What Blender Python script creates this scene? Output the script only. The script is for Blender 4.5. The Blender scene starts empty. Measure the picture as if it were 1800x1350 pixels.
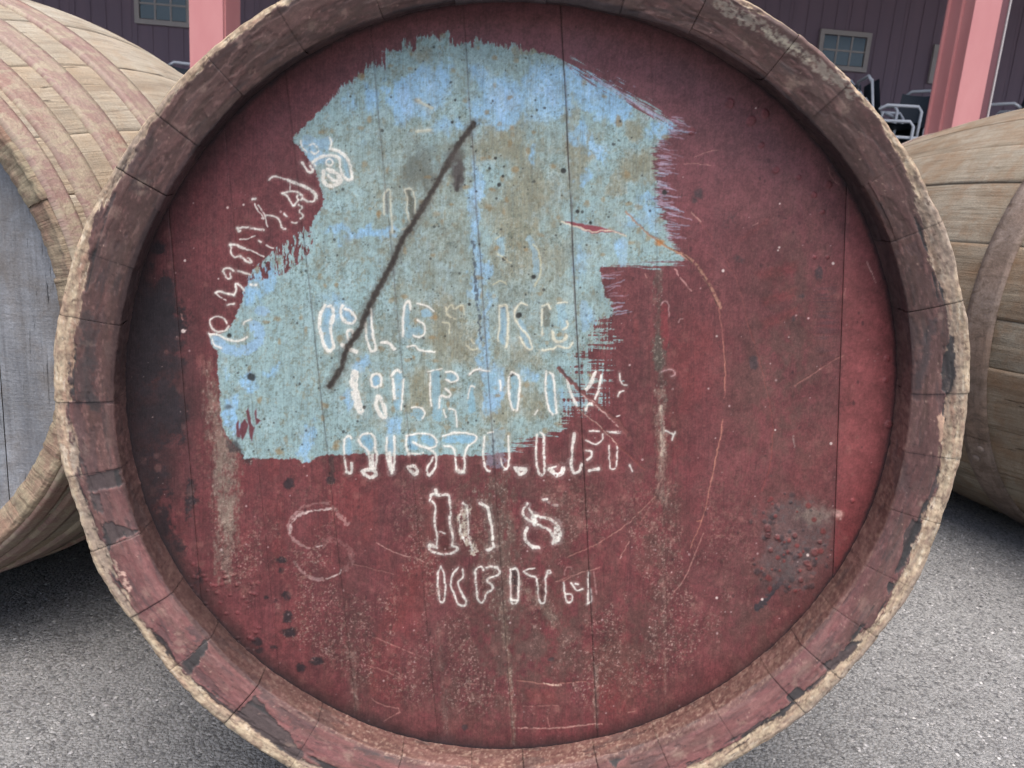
import bpy, math, random, time
import numpy as np
T0 = time.time()
random.seed(4)
rng = np.random.RandomState(11)
S = bpy.context.scene
C = S.collection

# ------------------------------------------------------------------ camera
F = 1352.0                                   # focal length in photograph pixels (1800 wide)
CAM = np.array([-.0391, -.5376, .1552])
PITCH, ROLL, YAW = .2214, .0763, .0563
def cam_axes():
    f = np.array([math.sin(YAW)*math.cos(PITCH), math.cos(YAW)*math.cos(PITCH), -math.sin(PITCH)])
    r0 = np.array([math.cos(YAW), -math.sin(YAW), 0]); u0 = np.cross(r0, f)
    return r0*math.cos(ROLL)+u0*math.sin(ROLL), -r0*math.sin(ROLL)+u0*math.cos(ROLL), f
RX, UX, FX = cam_axes()
cd = bpy.data.cameras.new('camera'); cam = bpy.data.objects.new('camera', cd); C.objects.link(cam)
from mathutils import Matrix, Vector
m = Matrix(((RX[0], UX[0], -FX[0], CAM[0]), (RX[1], UX[1], -FX[1], CAM[1]), (RX[2], UX[2], -FX[2], CAM[2]), (0, 0, 0, 1)))
cam.matrix_world = m
cd.sensor_fit = 'HORIZONTAL'; cd.sensor_width = 36; cd.lens = 36*F/1800
cd.clip_start = .02; cd.clip_end = 500
cd.dof.use_dof = True; cd.dof.focus_distance = .58; cd.dof.aperture_fstop = 22
S.camera = cam

# ------------------------------------------------------------------ light
SUN_EL, SUN_AZ = math.radians(72), math.radians(172)   # azimuth from +Y, clockwise: behind the camera
w = bpy.data.worlds.new('World'); S.world = w; w.use_nodes = True
nt = w.node_tree; nt.nodes.clear()
sky = nt.nodes.new('ShaderNodeTexSky'); sky.sky_type = 'NISHITA'; sky.sun_disc = False
sky.sun_elevation = SUN_EL; sky.sun_rotation = SUN_AZ; sky.air_density = 1.0; sky.dust_density = 4.0; sky.ozone_density = 1.0
bg = nt.nodes.new('ShaderNodeBackground'); bg.inputs[1].default_value = .08
wo = nt.nodes.new('ShaderNodeOutputWorld')
nt.links.new(sky.outputs[0], bg.inputs[0]); nt.links.new(bg.outputs[0], wo.inputs[0])
sd = bpy.data.lights.new('sun', 'SUN'); sd.energy = 1.5; sd.angle = math.radians(60); sd.color = (1, .95, .88)
so = bpy.data.objects.new('sun', sd); C.objects.link(so)
sdir = Vector((math.sin(SUN_AZ)*math.cos(SUN_EL), math.cos(SUN_AZ)*math.cos(SUN_EL), math.sin(SUN_EL)))
so.rotation_euler = sdir.to_track_quat('Z', 'Y').to_euler(); so.location = (0, -3, 4)
S.view_settings.view_transform = 'Standard'; S.view_settings.look = 'None'
S.view_settings.gamma = 1; S.view_settings.use_curve_mapping = False
S.view_settings.exposure = 1.65
K_HEAD = 1.23                                # photo brightness of an upright surface = albedo * this

# ------------------------------------------------------------------ picture <-> place helpers
def proj(P):
    v = P - CAM; d = v@FX
    return 900+F*(v@RX)/d, 675-F*(v@UX)/d
def unproj(px, py, y):
    px = np.asarray(px, float); py = np.asarray(py, float)
    D = FX+((px-900)/F)[..., None]*RX-((py-675)/F)[..., None]*UX
    t = (y-CAM[1])/D[..., 1]
    return CAM+D*t[..., None]

# ------------------------------------------------------------------ numpy noise
_tab = rng.rand(64, 256, 256).astype(np.float32)
def vn(x, y, seed):
    t = _tab[seed % 64].ravel()
    xi = np.floor(x); yi = np.floor(y)
    fx = (x-xi).astype(np.float32); fy = (y-yi).astype(np.float32)
    xi = xi.astype(np.int32) & 255; yi = yi.astype(np.int32) & 255
    fx = fx*fx*(3-2*fx); fy = fy*fy*(3-2*fy)
    x1 = (xi+1) & 255; y0 = yi*256; y1 = ((yi+1) & 255)*256
    a = t[y0+xi]; b = t[y0+x1]; c = t[y1+xi]; d = t[y1+x1]
    a = a+(b-a)*fx; c = c+(d-c)*fx
    return a+(c-a)*fy
def fbm(x, y, sx, sy, seed, octs=4, g=.55):
    s = 0; a = 1; n = 0
    for k in range(octs):
        s = s+a*vn(x/sx*2**k+17.3*k, y/sy*2**k+9.1*k, seed+k*7); n += a; a *= g
    return s/n
def sm(a, b, x):
    t = np.clip((x-a)/(b-a), 0, 1); return t*t*(3-2*t)
def lin(c):
    c = np.asarray(c, float)/255.0
    return np.where(c < .04045, c/12.92, ((c+.055)/1.055)**2.4)

class Canvas:
    """paint layer laid out on the barrel end, in units of 1/1800 of the picture width"""
    def __init__(s, x0, y0, w, h):
        s.x0, s.y0, s.w, s.h = x0, y0, w, h
        s.X, s.Y = np.meshgrid(np.arange(w, dtype=np.float32)+x0, np.arange(h, dtype=np.float32)+y0)
        s.col = np.zeros((h, w, 3), np.float32); s.ht = np.zeros((h, w), np.float32); s.ro = np.full((h, w), .55, np.float32)
    def noise(s, sx, sy, seed, octs=4, g=.55): return fbm(s.X, s.Y, sx, sy, seed, octs, g)
    def put(s, m, c, sl=None):
        if sl is None: sl = (slice(None), slice(None))
        s.col[sl] += (np.asarray(c, np.float32)-s.col[sl])*m[..., None]
    def box(s, xa, ya, xb, yb):
        return (slice(max(0, int(ya-s.y0)), max(0, min(s.h, int(yb-s.y0)+1))), slice(max(0, int(xa-s.x0)), max(0, min(s.w, int(xb-s.x0)+1))))
    def dist(s, pts, sl, jit=0, closed=False):
        X = s.X[sl]; Y = s.Y[sl]
        if jit: X = X+s.jx[sl]*jit; Y = Y+s.jy[sl]*jit
        d = np.full(X.shape, 1e9, np.float32); T = np.zeros(X.shape, np.float32); n = len(pts)
        for i in range(n if closed else n-1):
            ax, ay = pts[i]; bx, by = pts[(i+1) % n]
            dx, dy = bx-ax, by-ay; L = dx*dx+dy*dy+1e-6
            t = np.clip(((X-ax)*dx+(Y-ay)*dy)/L, 0, 1)
            q = (X-ax-t*dx)**2+(Y-ay-t*dy)**2
            m_ = q < d
            d = np.where(m_, q, d); T = np.where(m_, (i+t)/max(1, n-1), T)
        return np.sqrt(d), T
    def inside(s, pts, sl, jit=0):
        X = s.X[sl]; Y = s.Y[sl]
        if jit: X = X+s.jx[sl]*jit; Y = Y+s.jy[sl]*jit
        c = np.zeros(X.shape, bool); n = len(pts)
        for i in range(n):
            ax, ay = pts[i]; bx, by = pts[(i+1) % n]
            if ay == by: continue
            c ^= ((ay > Y) != (by > Y)) & (X < (bx-ax)*(Y-ay)/(by-ay)+ax)
        return c
    def sdf(s, pts, pad=60, jit=0):            # positive inside
        p = np.array(pts); sl = s.box(p[:, 0].min()-pad, p[:, 1].min()-pad, p[:, 0].max()+pad, p[:, 1].max()+pad)
        d, _ = s.dist(pts, sl, jit, True); i = s.inside(pts, sl, jit)
        return np.where(i, d, -d), sl
    def stroke(s, pts, wd, c, a=1, jit=1.2, brk=0, ht=0, soft=1.2):
        p = np.array(pts, float); pad = wd+5+jit*3
        sl = s.box(p[:, 0].min()-pad, p[:, 1].min()-pad, p[:, 0].max()+pad, p[:, 1].max()+pad)
        if s.X[sl].size == 0: return
        d, T = s.dist(pts, sl, jit)
        wv = wd/2*(.40+1.2*s.n1[sl])
        m = 1-sm(wv-soft*.5, wv+soft*.8, d)
        if brk: m = m*sm(brk-.12, brk+.12, s.n2[sl])
        s.put(m*a, c, sl)
        if ht: s.ht[sl] += m*ht
        return m
    def blob(s, x, y, rx, ry, c, a=1, e=.35, seed=3, ht=0, sc=14):
        sl = s.box(x-rx*1.7, y-ry*1.7, x+rx*1.7, y+ry*1.7)
        if s.X[sl].size == 0: return
        X = s.X[sl]; Y = s.Y[sl]
        q = np.sqrt(((X-x)/rx)**2+((Y-y)/ry)**2)+(fbm(X, Y, sc, sc, seed, 3)-.5)*1.3*e*2
        m = 1-sm(1-e, 1+e, q)
        s.put(m*a, c, sl)
        if ht: s.ht[sl] += m*ht
    def prep(s):
        s.jx = (s.noise(7, 7, 40, 2)-.5)*5; s.jy = (s.noise(7, 7, 43, 2)-.5)*5
        s.n1 = .5*s.noise(11, 11, 46, 2)+.5*s.noise(3.2, 3.2, 56, 2); s.n2 = s.noise(5, 5, 49, 3)
    def sample(s, px, py):
        x = np.clip(px-s.x0, 0, s.w-1.01); y = np.clip(py-s.y0, 0, s.h-1.01)
        xi = x.astype(int); yi = y.astype(int); fx = (x-xi); fy = (y-yi)
        def g(A):
            f_, h_ = (fx[..., None], fy[..., None]) if A.ndim == 3 else (fx, fy)
            return (A[yi, xi]*(1-f_)+A[yi, xi+1]*f_)*(1-h_)+(A[yi+1, xi]*(1-f_)+A[yi+1, xi+1]*f_)*h_
        return g(s.col), g(s.ht), g(s.ro)
def cr(ox, oy, sc, pts): return [(ox+x/sc, oy+y/sc) for x, y in pts]

# ------------------------------------------------------------------ board joints of the front barrel's head
DEPTH = .041; RD = .3011
JOINTS = [(320, .083), (437, .10), (560, .11), (708, .095), (857, .067), (1018, .05), (1160, .028), (1322, 0), (1477, -.035)]

# ================================================================== PAINT: the head
H = Canvas(150, -50, 1500, 1420); H.prep()
X, Y = H.X, H.Y
big = H.noise(260, 260, 1, 4); med = H.noise(60, 60, 5, 4); fine = H.noise(9, 9, 9, 4, .7)
gv = H.noise(3.2, 70, 12, 3, .7); gv2 = H.noise(14, 420, 15, 3); gh = H.noise(60, 2.6, 18, 3, .7)
tiny = H.noise(2.6, 2.6, 21, 2, .8)
H.col[:] = (121, 66, 72)
H.put(sm(.35, .7, big)*.55, (108, 66, 72)); H.put(sm(.5, .75, med)*.4, (128, 78, 82))
H.put(sm(.52, .75, gv2)*.35, (98, 62, 68))
H.put(sm(.55, .8, H.noise(120, 200, 25, 4))*.5, (134, 66, 68))
H.put(sm(.6, .8, gv)*.22, (88, 54, 60)); H.put((1-sm(.2, .42, gv))*.14, (150, 96, 98))
f6 = H.noise(6, 7, 140, 4, .75); f20 = H.noise(20, 26, 144, 4, .7); fs = H.noise(2.4, 130, 148, 3, .7); fd = fbm(X*.8+Y*.6, -X*.6+Y*.8, 150, 2.2, 151, 3, .7)
H.put(sm(.56, .70, f6)*.30*sm(.35, .6, big), (92, 60, 64)); H.put((1-sm(.28, .40, f6))*.26, (152, 98, 100))
H.put(sm(.55, .72, f20)*.35, (104, 72, 74)); H.put((1-sm(.26, .40, f20))*.3, (136, 80, 84))
H.put(sm(.66, .74, fs)*.35, (86, 52, 58)); H.put((1-sm(.22, .30, fs))*.22, (146, 92, 94)); H.put(sm(.72, .78, fd)*.25, (156, 104, 104))
# the right-hand boards are browner; the outermost one is a purer red
jr = 1477-.035*(Y-650)
H.put((sm(1180, 1320, X)*(1-sm(-4, 2, X-jr)))*.45*(.5+med), (122, 80, 84))
H.put(sm(-2, 3, X-jr)*.8, (150, 88, 92)); H.put(sm(-2, 3, X-jr)*sm(760, 1000, Y)*.5, (136, 60, 66))
H.put((1-sm(120, 560, Y))*sm(300, 900, X)*.75, (124, 86, 96)); H.put((1-sm(100, 560, Y))*(1-sm(300, 900, X))*.4, (112, 70, 80))  # upper head greyed towards the top: veiling haze put into the paint colour
# dull brown dirt low on the head
for (bx, by, rx, ry, a) in [(870, 930, 150, 150, .5), (960, 1140, 110, 90, .5), (880, 1180, 60, 130, .45), (630, 1120, 40, 120, .3), (1160, 900, 50, 320, .35), (1330, 1090, 90, 120, .35), (1010, 1000, 60, 200, .3), (1110, 1150, 60, 120, .35), (1400, 620, 70, 280, .4), (1330, 700, 60, 120, .3), (560, 1240, 140, 60, .2), (790, 1220, 60, 80, .35)]:
    q = ((X-bx)/rx)**2+((Y-by)/ry)**2
    H.put(np.exp(-q)*a*sm(.3, .65, H.noise(22, 30, 28, 4, .7))*1.5, (104, 82, 76))
# brighter rubbed patches
for pg, a in [([(700, 990), (745, 985), (735, 1045), (692, 1120), (714, 1200), (706, 1246), (650, 1222), (640, 1150), (668, 1090)], .5), ([(922, 1209), (978, 1212), (980, 1240), (925, 1236)], .5),
              ([(1323, 480), (1403, 455), (1405, 478), (1340, 496)], .55), ([(1333, 525), (1402, 503), (1400, 525), (1342, 540)], .6), ([(1337, 563), (1405, 535), (1403, 556), (1342, 582)], .6), ([(1297, 418), (1353, 380), (1352, 394), (1300, 428)], .45),
              ([(1112, 560), (1124, 560), (1124, 612), (1114, 612)], .5), ([(1162, 540), (1174, 530), (1176, 608), (1164, 610)], .6)]:
    d, sl = H.sdf(pg, 20, .8)
    H.put(sm(-3, 6, d)*a*(.3+.5*gh[sl])*(.5+.8*H.n2[sl]), (142, 68, 70), sl)
# black mould on the left
def mould(lst, c=(46, 40, 44), k=1.0, seed=30, noi=.9):
    f = np.zeros_like(X)
    for (x, y, rx, ry, a) in lst: f = np.maximum(f, a*np.exp(-(((X-x)/rx)**2+((Y-y)/ry)**2)**1.5))
    n = H.noise(16, 16, seed, 4, .65)
    m = sm(.30, .78, f+(n-.5)*noi+(H.noise(4, 4, seed+2, 2, .8)-.5)*.5)
    H.put(m*k, c); H.ht[:] += m*.25*(n-.3)
mould([(268, 560, 50, 60, 1), (275, 590, 55, 62, 1), (240, 640, 34, 60, 1), (300, 640, 28, 30, .9), (291, 507, 20, 24, 1), (277, 435, 18, 16, .8), (262, 470, 14, 14, .7), (262, 740, 62, 80, .8), (310, 725, 24, 50, .9), (318, 770, 18, 30, .6), (232, 720, 18, 190, .9), (240, 850, 28, 90, .8), (270, 870, 42, 110, .62), (335, 880, 14, 60, .65), (300, 960, 30, 50, .7), (285, 930, 20, 50, .8), (350, 1010, 12, 24, .5)], k=.95)
H.put(sm(.12, .75, 1-np.hypot((X-240)/170, (Y-700)/400)+(med-.5)*.5)*.8, (60, 44, 47))
mould([(262, 700, 60, 210, .62), (250, 600, 44, 110, .9), (282, 560, 42, 60, .9), (300, 720, 26, 60, .8)], k=.8, seed=230, noi=1.0)
mould([(503, 1048, 12, 10, .8), (506, 1086, 11, 14, .9), (508, 1112, 16, 10, .9), (452, 1128, 12, 9, .9), (457, 1144, 9, 8, .9), (555, 1163, 15, 9, 1), (529, 1173, 11, 10, .95), (494, 985, 12, 8, .9), (494, 1003, 9, 7, .8), (468, 1050, 6, 5, .8), (482, 1138, 9, 6, .7), (508, 850, 12, 12, 1), (581, 845, 9, 9, 1), (484, 1056, 8, 6, .6), (509, 1180, 12, 8, .4)], k=.85, seed=33, noi=.7)
H.stroke([(583, 805), (583, 842)], 9, (72, 55, 56), .8)
mould([(1360, 905, 16, 12, .7), (1330, 900, 12, 12, .55), (1420, 905, 22, 20, .6), (1385, 1000, 20, 20, .6), (1395, 560, 5, 7, .8), (1440, 480, 9, 14, .9), (1410, 520, 6, 6, .7), (1325, 638, 9, 16, 1), (1228, 340, 10, 12, .8), (1220, 352, 8, 10, .7), (1302, 455, 16, 10, .5), (970, 1159, 8, 5, .8), (817, 1279, 6, 6, 1), (1353, 836, 14, 5, .4), (1285, 390, 24, 24, .45)], c=(70, 60, 62), k=.75, seed=36, noi=.6)
H.stroke([(1418, 968), (1398, 995), (1375, 1020), (1350, 1052), (1333, 1070)], 11, (58, 56, 60), .85, 2)
H.stroke([(1398, 992), (1340, 1040)], 26, (88, 70, 72), .35, 2.5)
# greyed patch with blisters lower right
q = np.hypot((X-1405)/78, (Y-960)/105)
H.put((1-sm(.6, 1.1, q+(med-.5)*1.2))*(X < jr)*.8, (104, 84, 82))
H.put(sm(.55, .7, fine)*(1-sm(.6, 1.2, q))*.5, (84, 78, 76))
H.blob(1435, 905, 26, 16, (150, 132, 118), .6, .7, 5, sc=8); H.blob(1474, 903, 9, 7, (215, 175, 165), .8, .5, 6)
for k in range(90):
    a = rng.rand()*6.28; r_ = rng.rand()**.8
    bx, by = 1385+78*r_*math.cos(a), 955+90*r_*math.sin(a); rr = 2+3.5*rng.rand()**2
    dk = rng.rand() < .65
    H.blob(bx, by, rr, rr, (66, 58, 60) if dk else (146, 66, 70), .6, .5, k % 17, ht=.6)
for bx, by, rr in [(1349, 928, 6.5), (1350, 942, 5), (1366, 944, 4.5), (1397, 941, 4.5), (1432, 970, 7), (1441, 953, 4), (1418, 990, 5), (1422, 997, 5), (1355, 967, 4), (1408, 1020, 5), (1559, 630, 4.5), (1556, 668, 4.5), (1561, 746, 7), (1498, 880, 4), (1282, 182, 9), (1320, 212, 8), (1345, 200, 7), (1363, 298, 6), (1456, 325, 6), (1430, 342, 5), (1446, 372, 4), (1432, 452, 3), (1455, 452, 3), (1338, 255, 6), (1404, 312, 4), (1215, 230, 6)]:
    H.blob(bx, by, rr, rr, (146, 70, 78), .35, .25, 7, ht=1.6)
for k in range(70):
    H.blob(330+rng.rand()*130, 990+rng.rand()*190, 2.5+2*rng.rand(), 2+rng.rand(), (140, 74, 82), .4, .3, 7, ht=.8)
# bare weathered streaks on the joints
def bare(pts, wd, c, a, th, seed, sc=(7, 16)):
    p = np.array(pts, float); sl = H.box(p[:, 0].min()-wd*2, p[:, 1].min()-30, p[:, 0].max()+wd*2, p[:, 1].max()+30)
    d, T_ = H.dist(pts, sl)
    n = fbm(H.X[sl], H.Y[sl], sc[0], sc[1], seed, 4, .7)
    m_ = sm(th-.16, th+.22, n+.5*(1-d/wd)-.3*sm(.6, 1.5, d/wd)+.35*(fbm(H.X[sl], H.Y[sl], 3, 3, seed+4, 2, .8)-.5))
    H.put(np.clip(m_, 0, 1)*a, c, sl); H.ht[sl] -= m_*.15
    q1 = fbm(H.X[sl], H.Y[sl], 4, 14, seed+9, 4, .75); q2 = fbm(H.X[sl], H.Y[sl], 3.5, 3.5, seed+12, 2, .8); mm = np.clip(m_, 0, 1)*a
    H.put(mm*sm(.52, .66, q1)*.6, (78, 62, 58), sl); H.put(mm*sm(.62, .72, q2)*.6, (196, 182, 164), sl)
bare([(385, 700), (388, 820), (398, 960), (395, 1010)], 36, (134, 120, 106), .62, .80, 51)
bare([(400, 790), (402, 920)], 30, (142, 128, 112), .6, .72, 52)
bare([(370, 640), (380, 790)], 26, (138, 110, 100), .7, .85, 53)
bare([(430, 780), (436, 800)], 20, (60, 52, 52), .8, .7, 54)
bare([(1156, 475), (1158, 600), (1164, 700)], 12, (98, 84, 76), .6, .76, 55)
bare([(1158, 600), (1160, 640)], 15, (88, 82, 72), .75, .58, 56)
bare([(1160, 690), (1164, 830), (1166, 880)], 17, (158, 130, 116), .65, .80, 57)
bare([(1163, 715), (1164, 800)], 7, (210, 190, 170), .8, .78, 58)
bare([(1164, 900), (1170, 1260)], 6, (140, 112, 102), .45, .85, 59)
bare([(884, 1060), (889, 1111), (897, 1200), (903, 1305)], 10, (140, 116, 100), .65, .80, 60)
bare([(868, 860), (878, 960), (884, 1060)], 60, (112, 92, 82), .7, .80, 61)
bare([(770, 1100), (785, 1290)], 12, (130, 104, 96), .4, .86, 62)
bare([(1047, 1170), (1048, 1275)], 8, (150, 124, 112), .7, .76, 63)
bare([(620, 1150), (627, 1240)], 16, (140, 112, 102), .6, .82, 64)
bare([(930, 1040), (975, 1090)], 24, (128, 112, 96), .5, .80, 65)
# crazy-fine vertical and horizontal wood relief showing through
rr_ = sm(1425, 1450, X)*(1-sm(-20, -2, X-jr))*(1-sm(600, 660, Y))*sm(480, 510, Y)
H.put(rr_*sm(.5, .6, H.noise(40, 2.2, 66, 1))*.4, (84, 66, 72)); H.ht += rr_*H.noise(40, 2.2, 66, 1)*.3

# ---- pale blue patch
BLUE = [(511, 245), (545, 212), (580, 178), (600, 155), (640, 125), (655, 107), (661, 118), (673, 118), (676, 92), (690, 87), (705, 85), (712, 70), (720, 90), (726, 90), (733, 66), (760, 66), (766, 56), (775, 68), (788, 57), (796, 80), (830, 78), (835, 66), (850, 75), (900, 82), (950, 90), (985, 103), (1000, 112), (1040, 132), (1080, 152), (1130, 185), (1150, 202), (1175, 210), (1192, 222), (1175, 240), (1155, 262), (1152, 290), (1158, 330), (1162, 360), (1172, 400), (1186, 430), (1198, 452), (1205, 464), (1160, 468), (1055, 470), (1058, 490), (1066, 520), (1084, 540), (1082, 565), (1090, 620), (1085, 680), (1075, 712), (1040, 728), (1004, 736), (990, 760), (950, 782), (920, 798), (865, 805), (810, 802), (760, 800), (700, 800), (640, 797), (605, 798), (560, 802), (545, 812), (530, 814), (520, 806), (480, 807), (430, 806), (425, 795), (412, 782), (395, 765), (388, 730), (386, 690), (381, 640), (383, 620), (370, 604), (368, 589), (390, 585), (409, 568), (425, 526), (430, 490), (460, 460), (483, 437), (528, 405), (545, 390), (568, 362), (568, 345), (552, 295), (534, 268)]
dB, slB = H.sdf(BLUE, 80)
x_, y_ = X[slB], Y[slB]
nH = fbm(x_, y_, 55, 2.4, 70, 3, .7)-.5; nV = fbm(x_, y_, 2.6, 40, 73, 3, .7)-.5; nI = fbm(x_, y_, 5, 5, 76, 3, .7)-.5
nD = fbm(x_*.86+y_*.5, -x_*.5+y_*.86, 40, 2.6, 79, 3, .7)-.5          # strokes running down to the right
rgt = sm(1040, 1120, x_)
top = (1-sm(120, 220, y_))*(1-sm(900, 980, x_))
dia = (1-sm(210, 240, y_))*sm(980, 1010, x_)
lowf = np.exp(-(((x_-1040)/75)**2+((y_-655)/95)**2)**2)               # dry-brushed corner
low2 = np.exp(-(((x_-960)/110)**2+((y_-775)/34)**2))
cor = np.exp(-(((x_-500)/85)**2+((y_-455)/60)**2))
f = dB+nI*9+nH*(30*rgt*sm(200, 230, y_)+26*lowf*2)+nV*26*top+nD*60*dia
f = f-lowf*sm(640, 575, y_)*0-lowf*16*sm(.0, .15, fbm(x_, y_, 90, 3.5, 82, 3, .7)+.6*fbm(x_, y_, 3, 60, 85, 2, .7)-.72)*2.2
f = f+nH*low2*60-low2*16*sm(690, 800, y_)
brsh = sm(.50, .60, .55*fbm(x_, y_, 70, 3.0, 82, 3, .7)+.45*fbm(x_, y_, 3.4, 50, 85, 3, .7)+.10*(x_-1010)/60)
f = f-np.exp(-(((x_-1042)/62)**2+((y_-650)/82)**2)**1.5)*brsh*60
f = f-np.exp(-(((x_-515)/70)**2+((y_-462)/62)**2)**1.5)*sm(.50, .58, fbm(x_, y_, 6, 26, 88, 4, .75)+.08*(x_-500)/60*0+.04)*46
soft_ = 1+3.2*rgt*sm(200, 230, y_)+2.5*dia+1.5*lowf; mb = sm(-.7*soft_, 1.2*soft_, f)
blu = np.zeros(x_.shape+(3,), np.float32); blu[:] = (153, 180, 181)
def bput(m_, c): blu[...] += (np.asarray(c, np.float32)-blu)*np.clip(m_, 0, 1)[..., None]
def field(lst, base=0):
    g_ = np.full(x_.shape, base, np.float32); xw = x_+(fbm(x_, y_, 30, 40, 120, 4, .65)-.5)*60; yw = y_+(fbm(x_, y_, 26, 34, 125, 4, .65)-.5)*60
    for (bx, by, rx, ry, a) in lst: g_ = np.maximum(g_, a*np.exp(-(((xw-bx)/rx)**2+((yw-by)/ry)**2)**1.1))
    return g_
n1 = fbm(x_, y_, 46, 60, 90, 5, .6); n2 = fbm(x_, y_, 4, 9, 93, 3, .75); n3 = fbm(x_, y_, 3, 3, 96, 2, .8); n4 = fbm(x_, y_, 3, 60, 99, 3, .7)
tan = field([(890, 250, 70, 70, .85), (930, 330, 90, 70, .9), (1020, 260, 50, 40, .8), (1130, 290, 55, 40, .95), (1090, 320, 50, 20, 1), (900, 400, 70, 90, .85), (960, 450, 60, 60, .7), (800, 590, 70, 70, 1), (770, 540, 50, 30, .9), (760, 690, 60, 50, .9), (900, 700, 90, 60, .85), (700, 745, 90, 40, .6), (920, 620, 60, 50, .7), (780, 430, 30, 60, .5), (1000, 190, 20, 40, .7), (930, 90, 50, 14, .8), (740, 90, 60, 20, .5), (1125, 225, 30, 30, .8), (850, 760, 60, 30, .6), (660, 420, 60, 30, .5), (610, 120, 30, 20, .3)])
bput(sm(.32, .72, tan+(n1-.5)*1.1)*.6, (166, 164, 146))
bput(sm(.5, .85, tan+(n1-.5)*.9+(n2-.5)*.5)*.55, (138, 130, 102))
brt = field([(715, 175, 32, 48, 1), (770, 150, 40, 50, .9), (790, 210, 40, 30, .7), (850, 150, 30, 50, .8), (880, 180, 60, 60, 1), (960, 170, 45, 50, .95), (1040, 165, 45, 35, .9), (1080, 190, 40, 40, .8), (1020, 230, 24, 40, .8), (930, 270, 16, 18, .8), (1050, 270, 18, 26, .9), (1035, 310, 16, 14, .8), (835, 360, 14, 90, .95), (843, 470, 12, 90, .85), (855, 590, 12, 80, .75), (865, 680, 24, 40, .8), (1165, 235, 26, 20, .9), (1140, 350, 30, 20, .7), (1080, 430, 24, 34, .8), (1130, 380, 50, 40, .6), (640, 405, 70, 14, .85), (600, 410, 60, 14, .6), (440, 520, 26, 30, .7), (470, 490, 30, 30, .6), (425, 670, 30, 24, .75), (480, 650, 24, 14, .6), (405, 730, 14, 34, .9), (640, 645, 34, 14, .7), (620, 700, 14, 40, .7), (580, 560, 30, 70, .5), (700, 740, 20, 50, .6), (1030, 560, 24, 26, .6), (1000, 700, 30, 20, .5), (540, 780, 14, 40, .7), (560, 270, 26, 24, .8), (1020, 470, 16, 60, .5), (645, 250, 30, 40, .3), (935, 660, 26, 20, .6)])
brt = np.maximum(brt, .72*np.exp(-(((x_-860)/300)**2+((y_-165)/60)**2)**2)*sm(.36, .60, n1))
bput(sm(.30, .62, brt+(n1-.5)*.6+(n2-.5)*.3)*.92, (152, 196, 230))
bput(sm(.70, 1.0, brt+(n1-.5)*.4)*.6, (172, 208, 244))
nb = fbm(x_, y_, 110, 130, 210, 4, .6); nc = fbm(x_, y_, 18, 26, 214, 4, .7); nr = np.exp(-(((x_-850)/330)**2+((y_-440)/330)**2)**1.6)
bput(sm(.38, .68, nb*.7+nc*.3+.10*nr)*.5*nr*(1-.85*np.clip(brt, 0, 1)), (152, 152, 136)); bput(sm(.52, .70, nc)*.35*nr, (126, 126, 108)); bput((1-sm(.3, .42, nc))*.3, (178, 200, 206))
bput(sm(.58, .72, fbm(x_, y_, 9, 12, 240, 4, .75))*.42*(1-np.clip(brt, 0, 1)*.8), (138, 124, 96)); bput(sm(.60, .70, fbm(x_, y_, 5, 5, 244, 3, .8))*.35, (104, 110, 96)); bput(sm(.55, .72, n4)*.22, (182, 202, 202))
bput((1-sm(.25, .4, n4))*.3, (112, 128, 126)); spk = sm(.35, .65, fbm(x_, y_, 60, 60, 218, 3))
bput(sm(.64, .78, n3)*(.2+.8*spk)*(.3+.5*(1-brt))*.75, (92, 108, 102)); bput((1-sm(.2, .32, n3))*.3*(.3+.7*spk), (186, 208, 214))
bput(sm(.60, .72, fbm(x_, y_, 6, 6, 102, 3, .8))*.35*(1-brt), (96, 100, 84))
dk = field([(735, 300, 50, 60, 1), (790, 270, 26, 30, .6), (690, 330, 20, 50, .5)])
bput(sm(.3, 1, dk+(n1-.5)*.5)*.6, (98, 98, 88))
H.col[slB] = H.col[slB]*(1-mb[..., None])+blu*mb[..., None]
H.ht[slB] += mb*.12-.1*mb*sm(.6, .8, n3)
MB = np.zeros_like(X); MB[slB] = mb
def on_blue(x, y):
    yi, xi = int(y-H.y0), int(x-H.x0); return 0 <= yi < H.h and 0 <= xi < H.w and MB[yi, xi] > .5
# whiskers of the brush at the right-hand edge
for k in range(150):
    z = rng.rand()
    if z < .72: yy = 205+215*rng.rand(); xx = 1150+12*rng.rand()+(22 if yy < 240 else 0)+(yy > 360)*14; a = .12*rng.randn()+.15; L = 14+36*rng.rand()*rng.rand()
    elif z < .85: yy = 480+75*rng.rand(); xx = 1056+(yy-480)*.35; a = -.15+.1*rng.randn(); L = 15+38*rng.rand()*rng.rand()
    else: tt = rng.rand(); xx = 1040+120*tt; yy = 136+72*tt+rng.randn()*2; a = .5+.06*rng.randn(); L = 15+26*rng.rand()
    H.stroke([(xx, yy), (xx+L*math.cos(a), yy+L*math.sin(a))], 1.1+.8*rng.rand(), (176, 160, 176) if rng.rand() < .8 else (160, 190, 210), .3+.35*rng.rand(), .5, soft=1)
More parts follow.
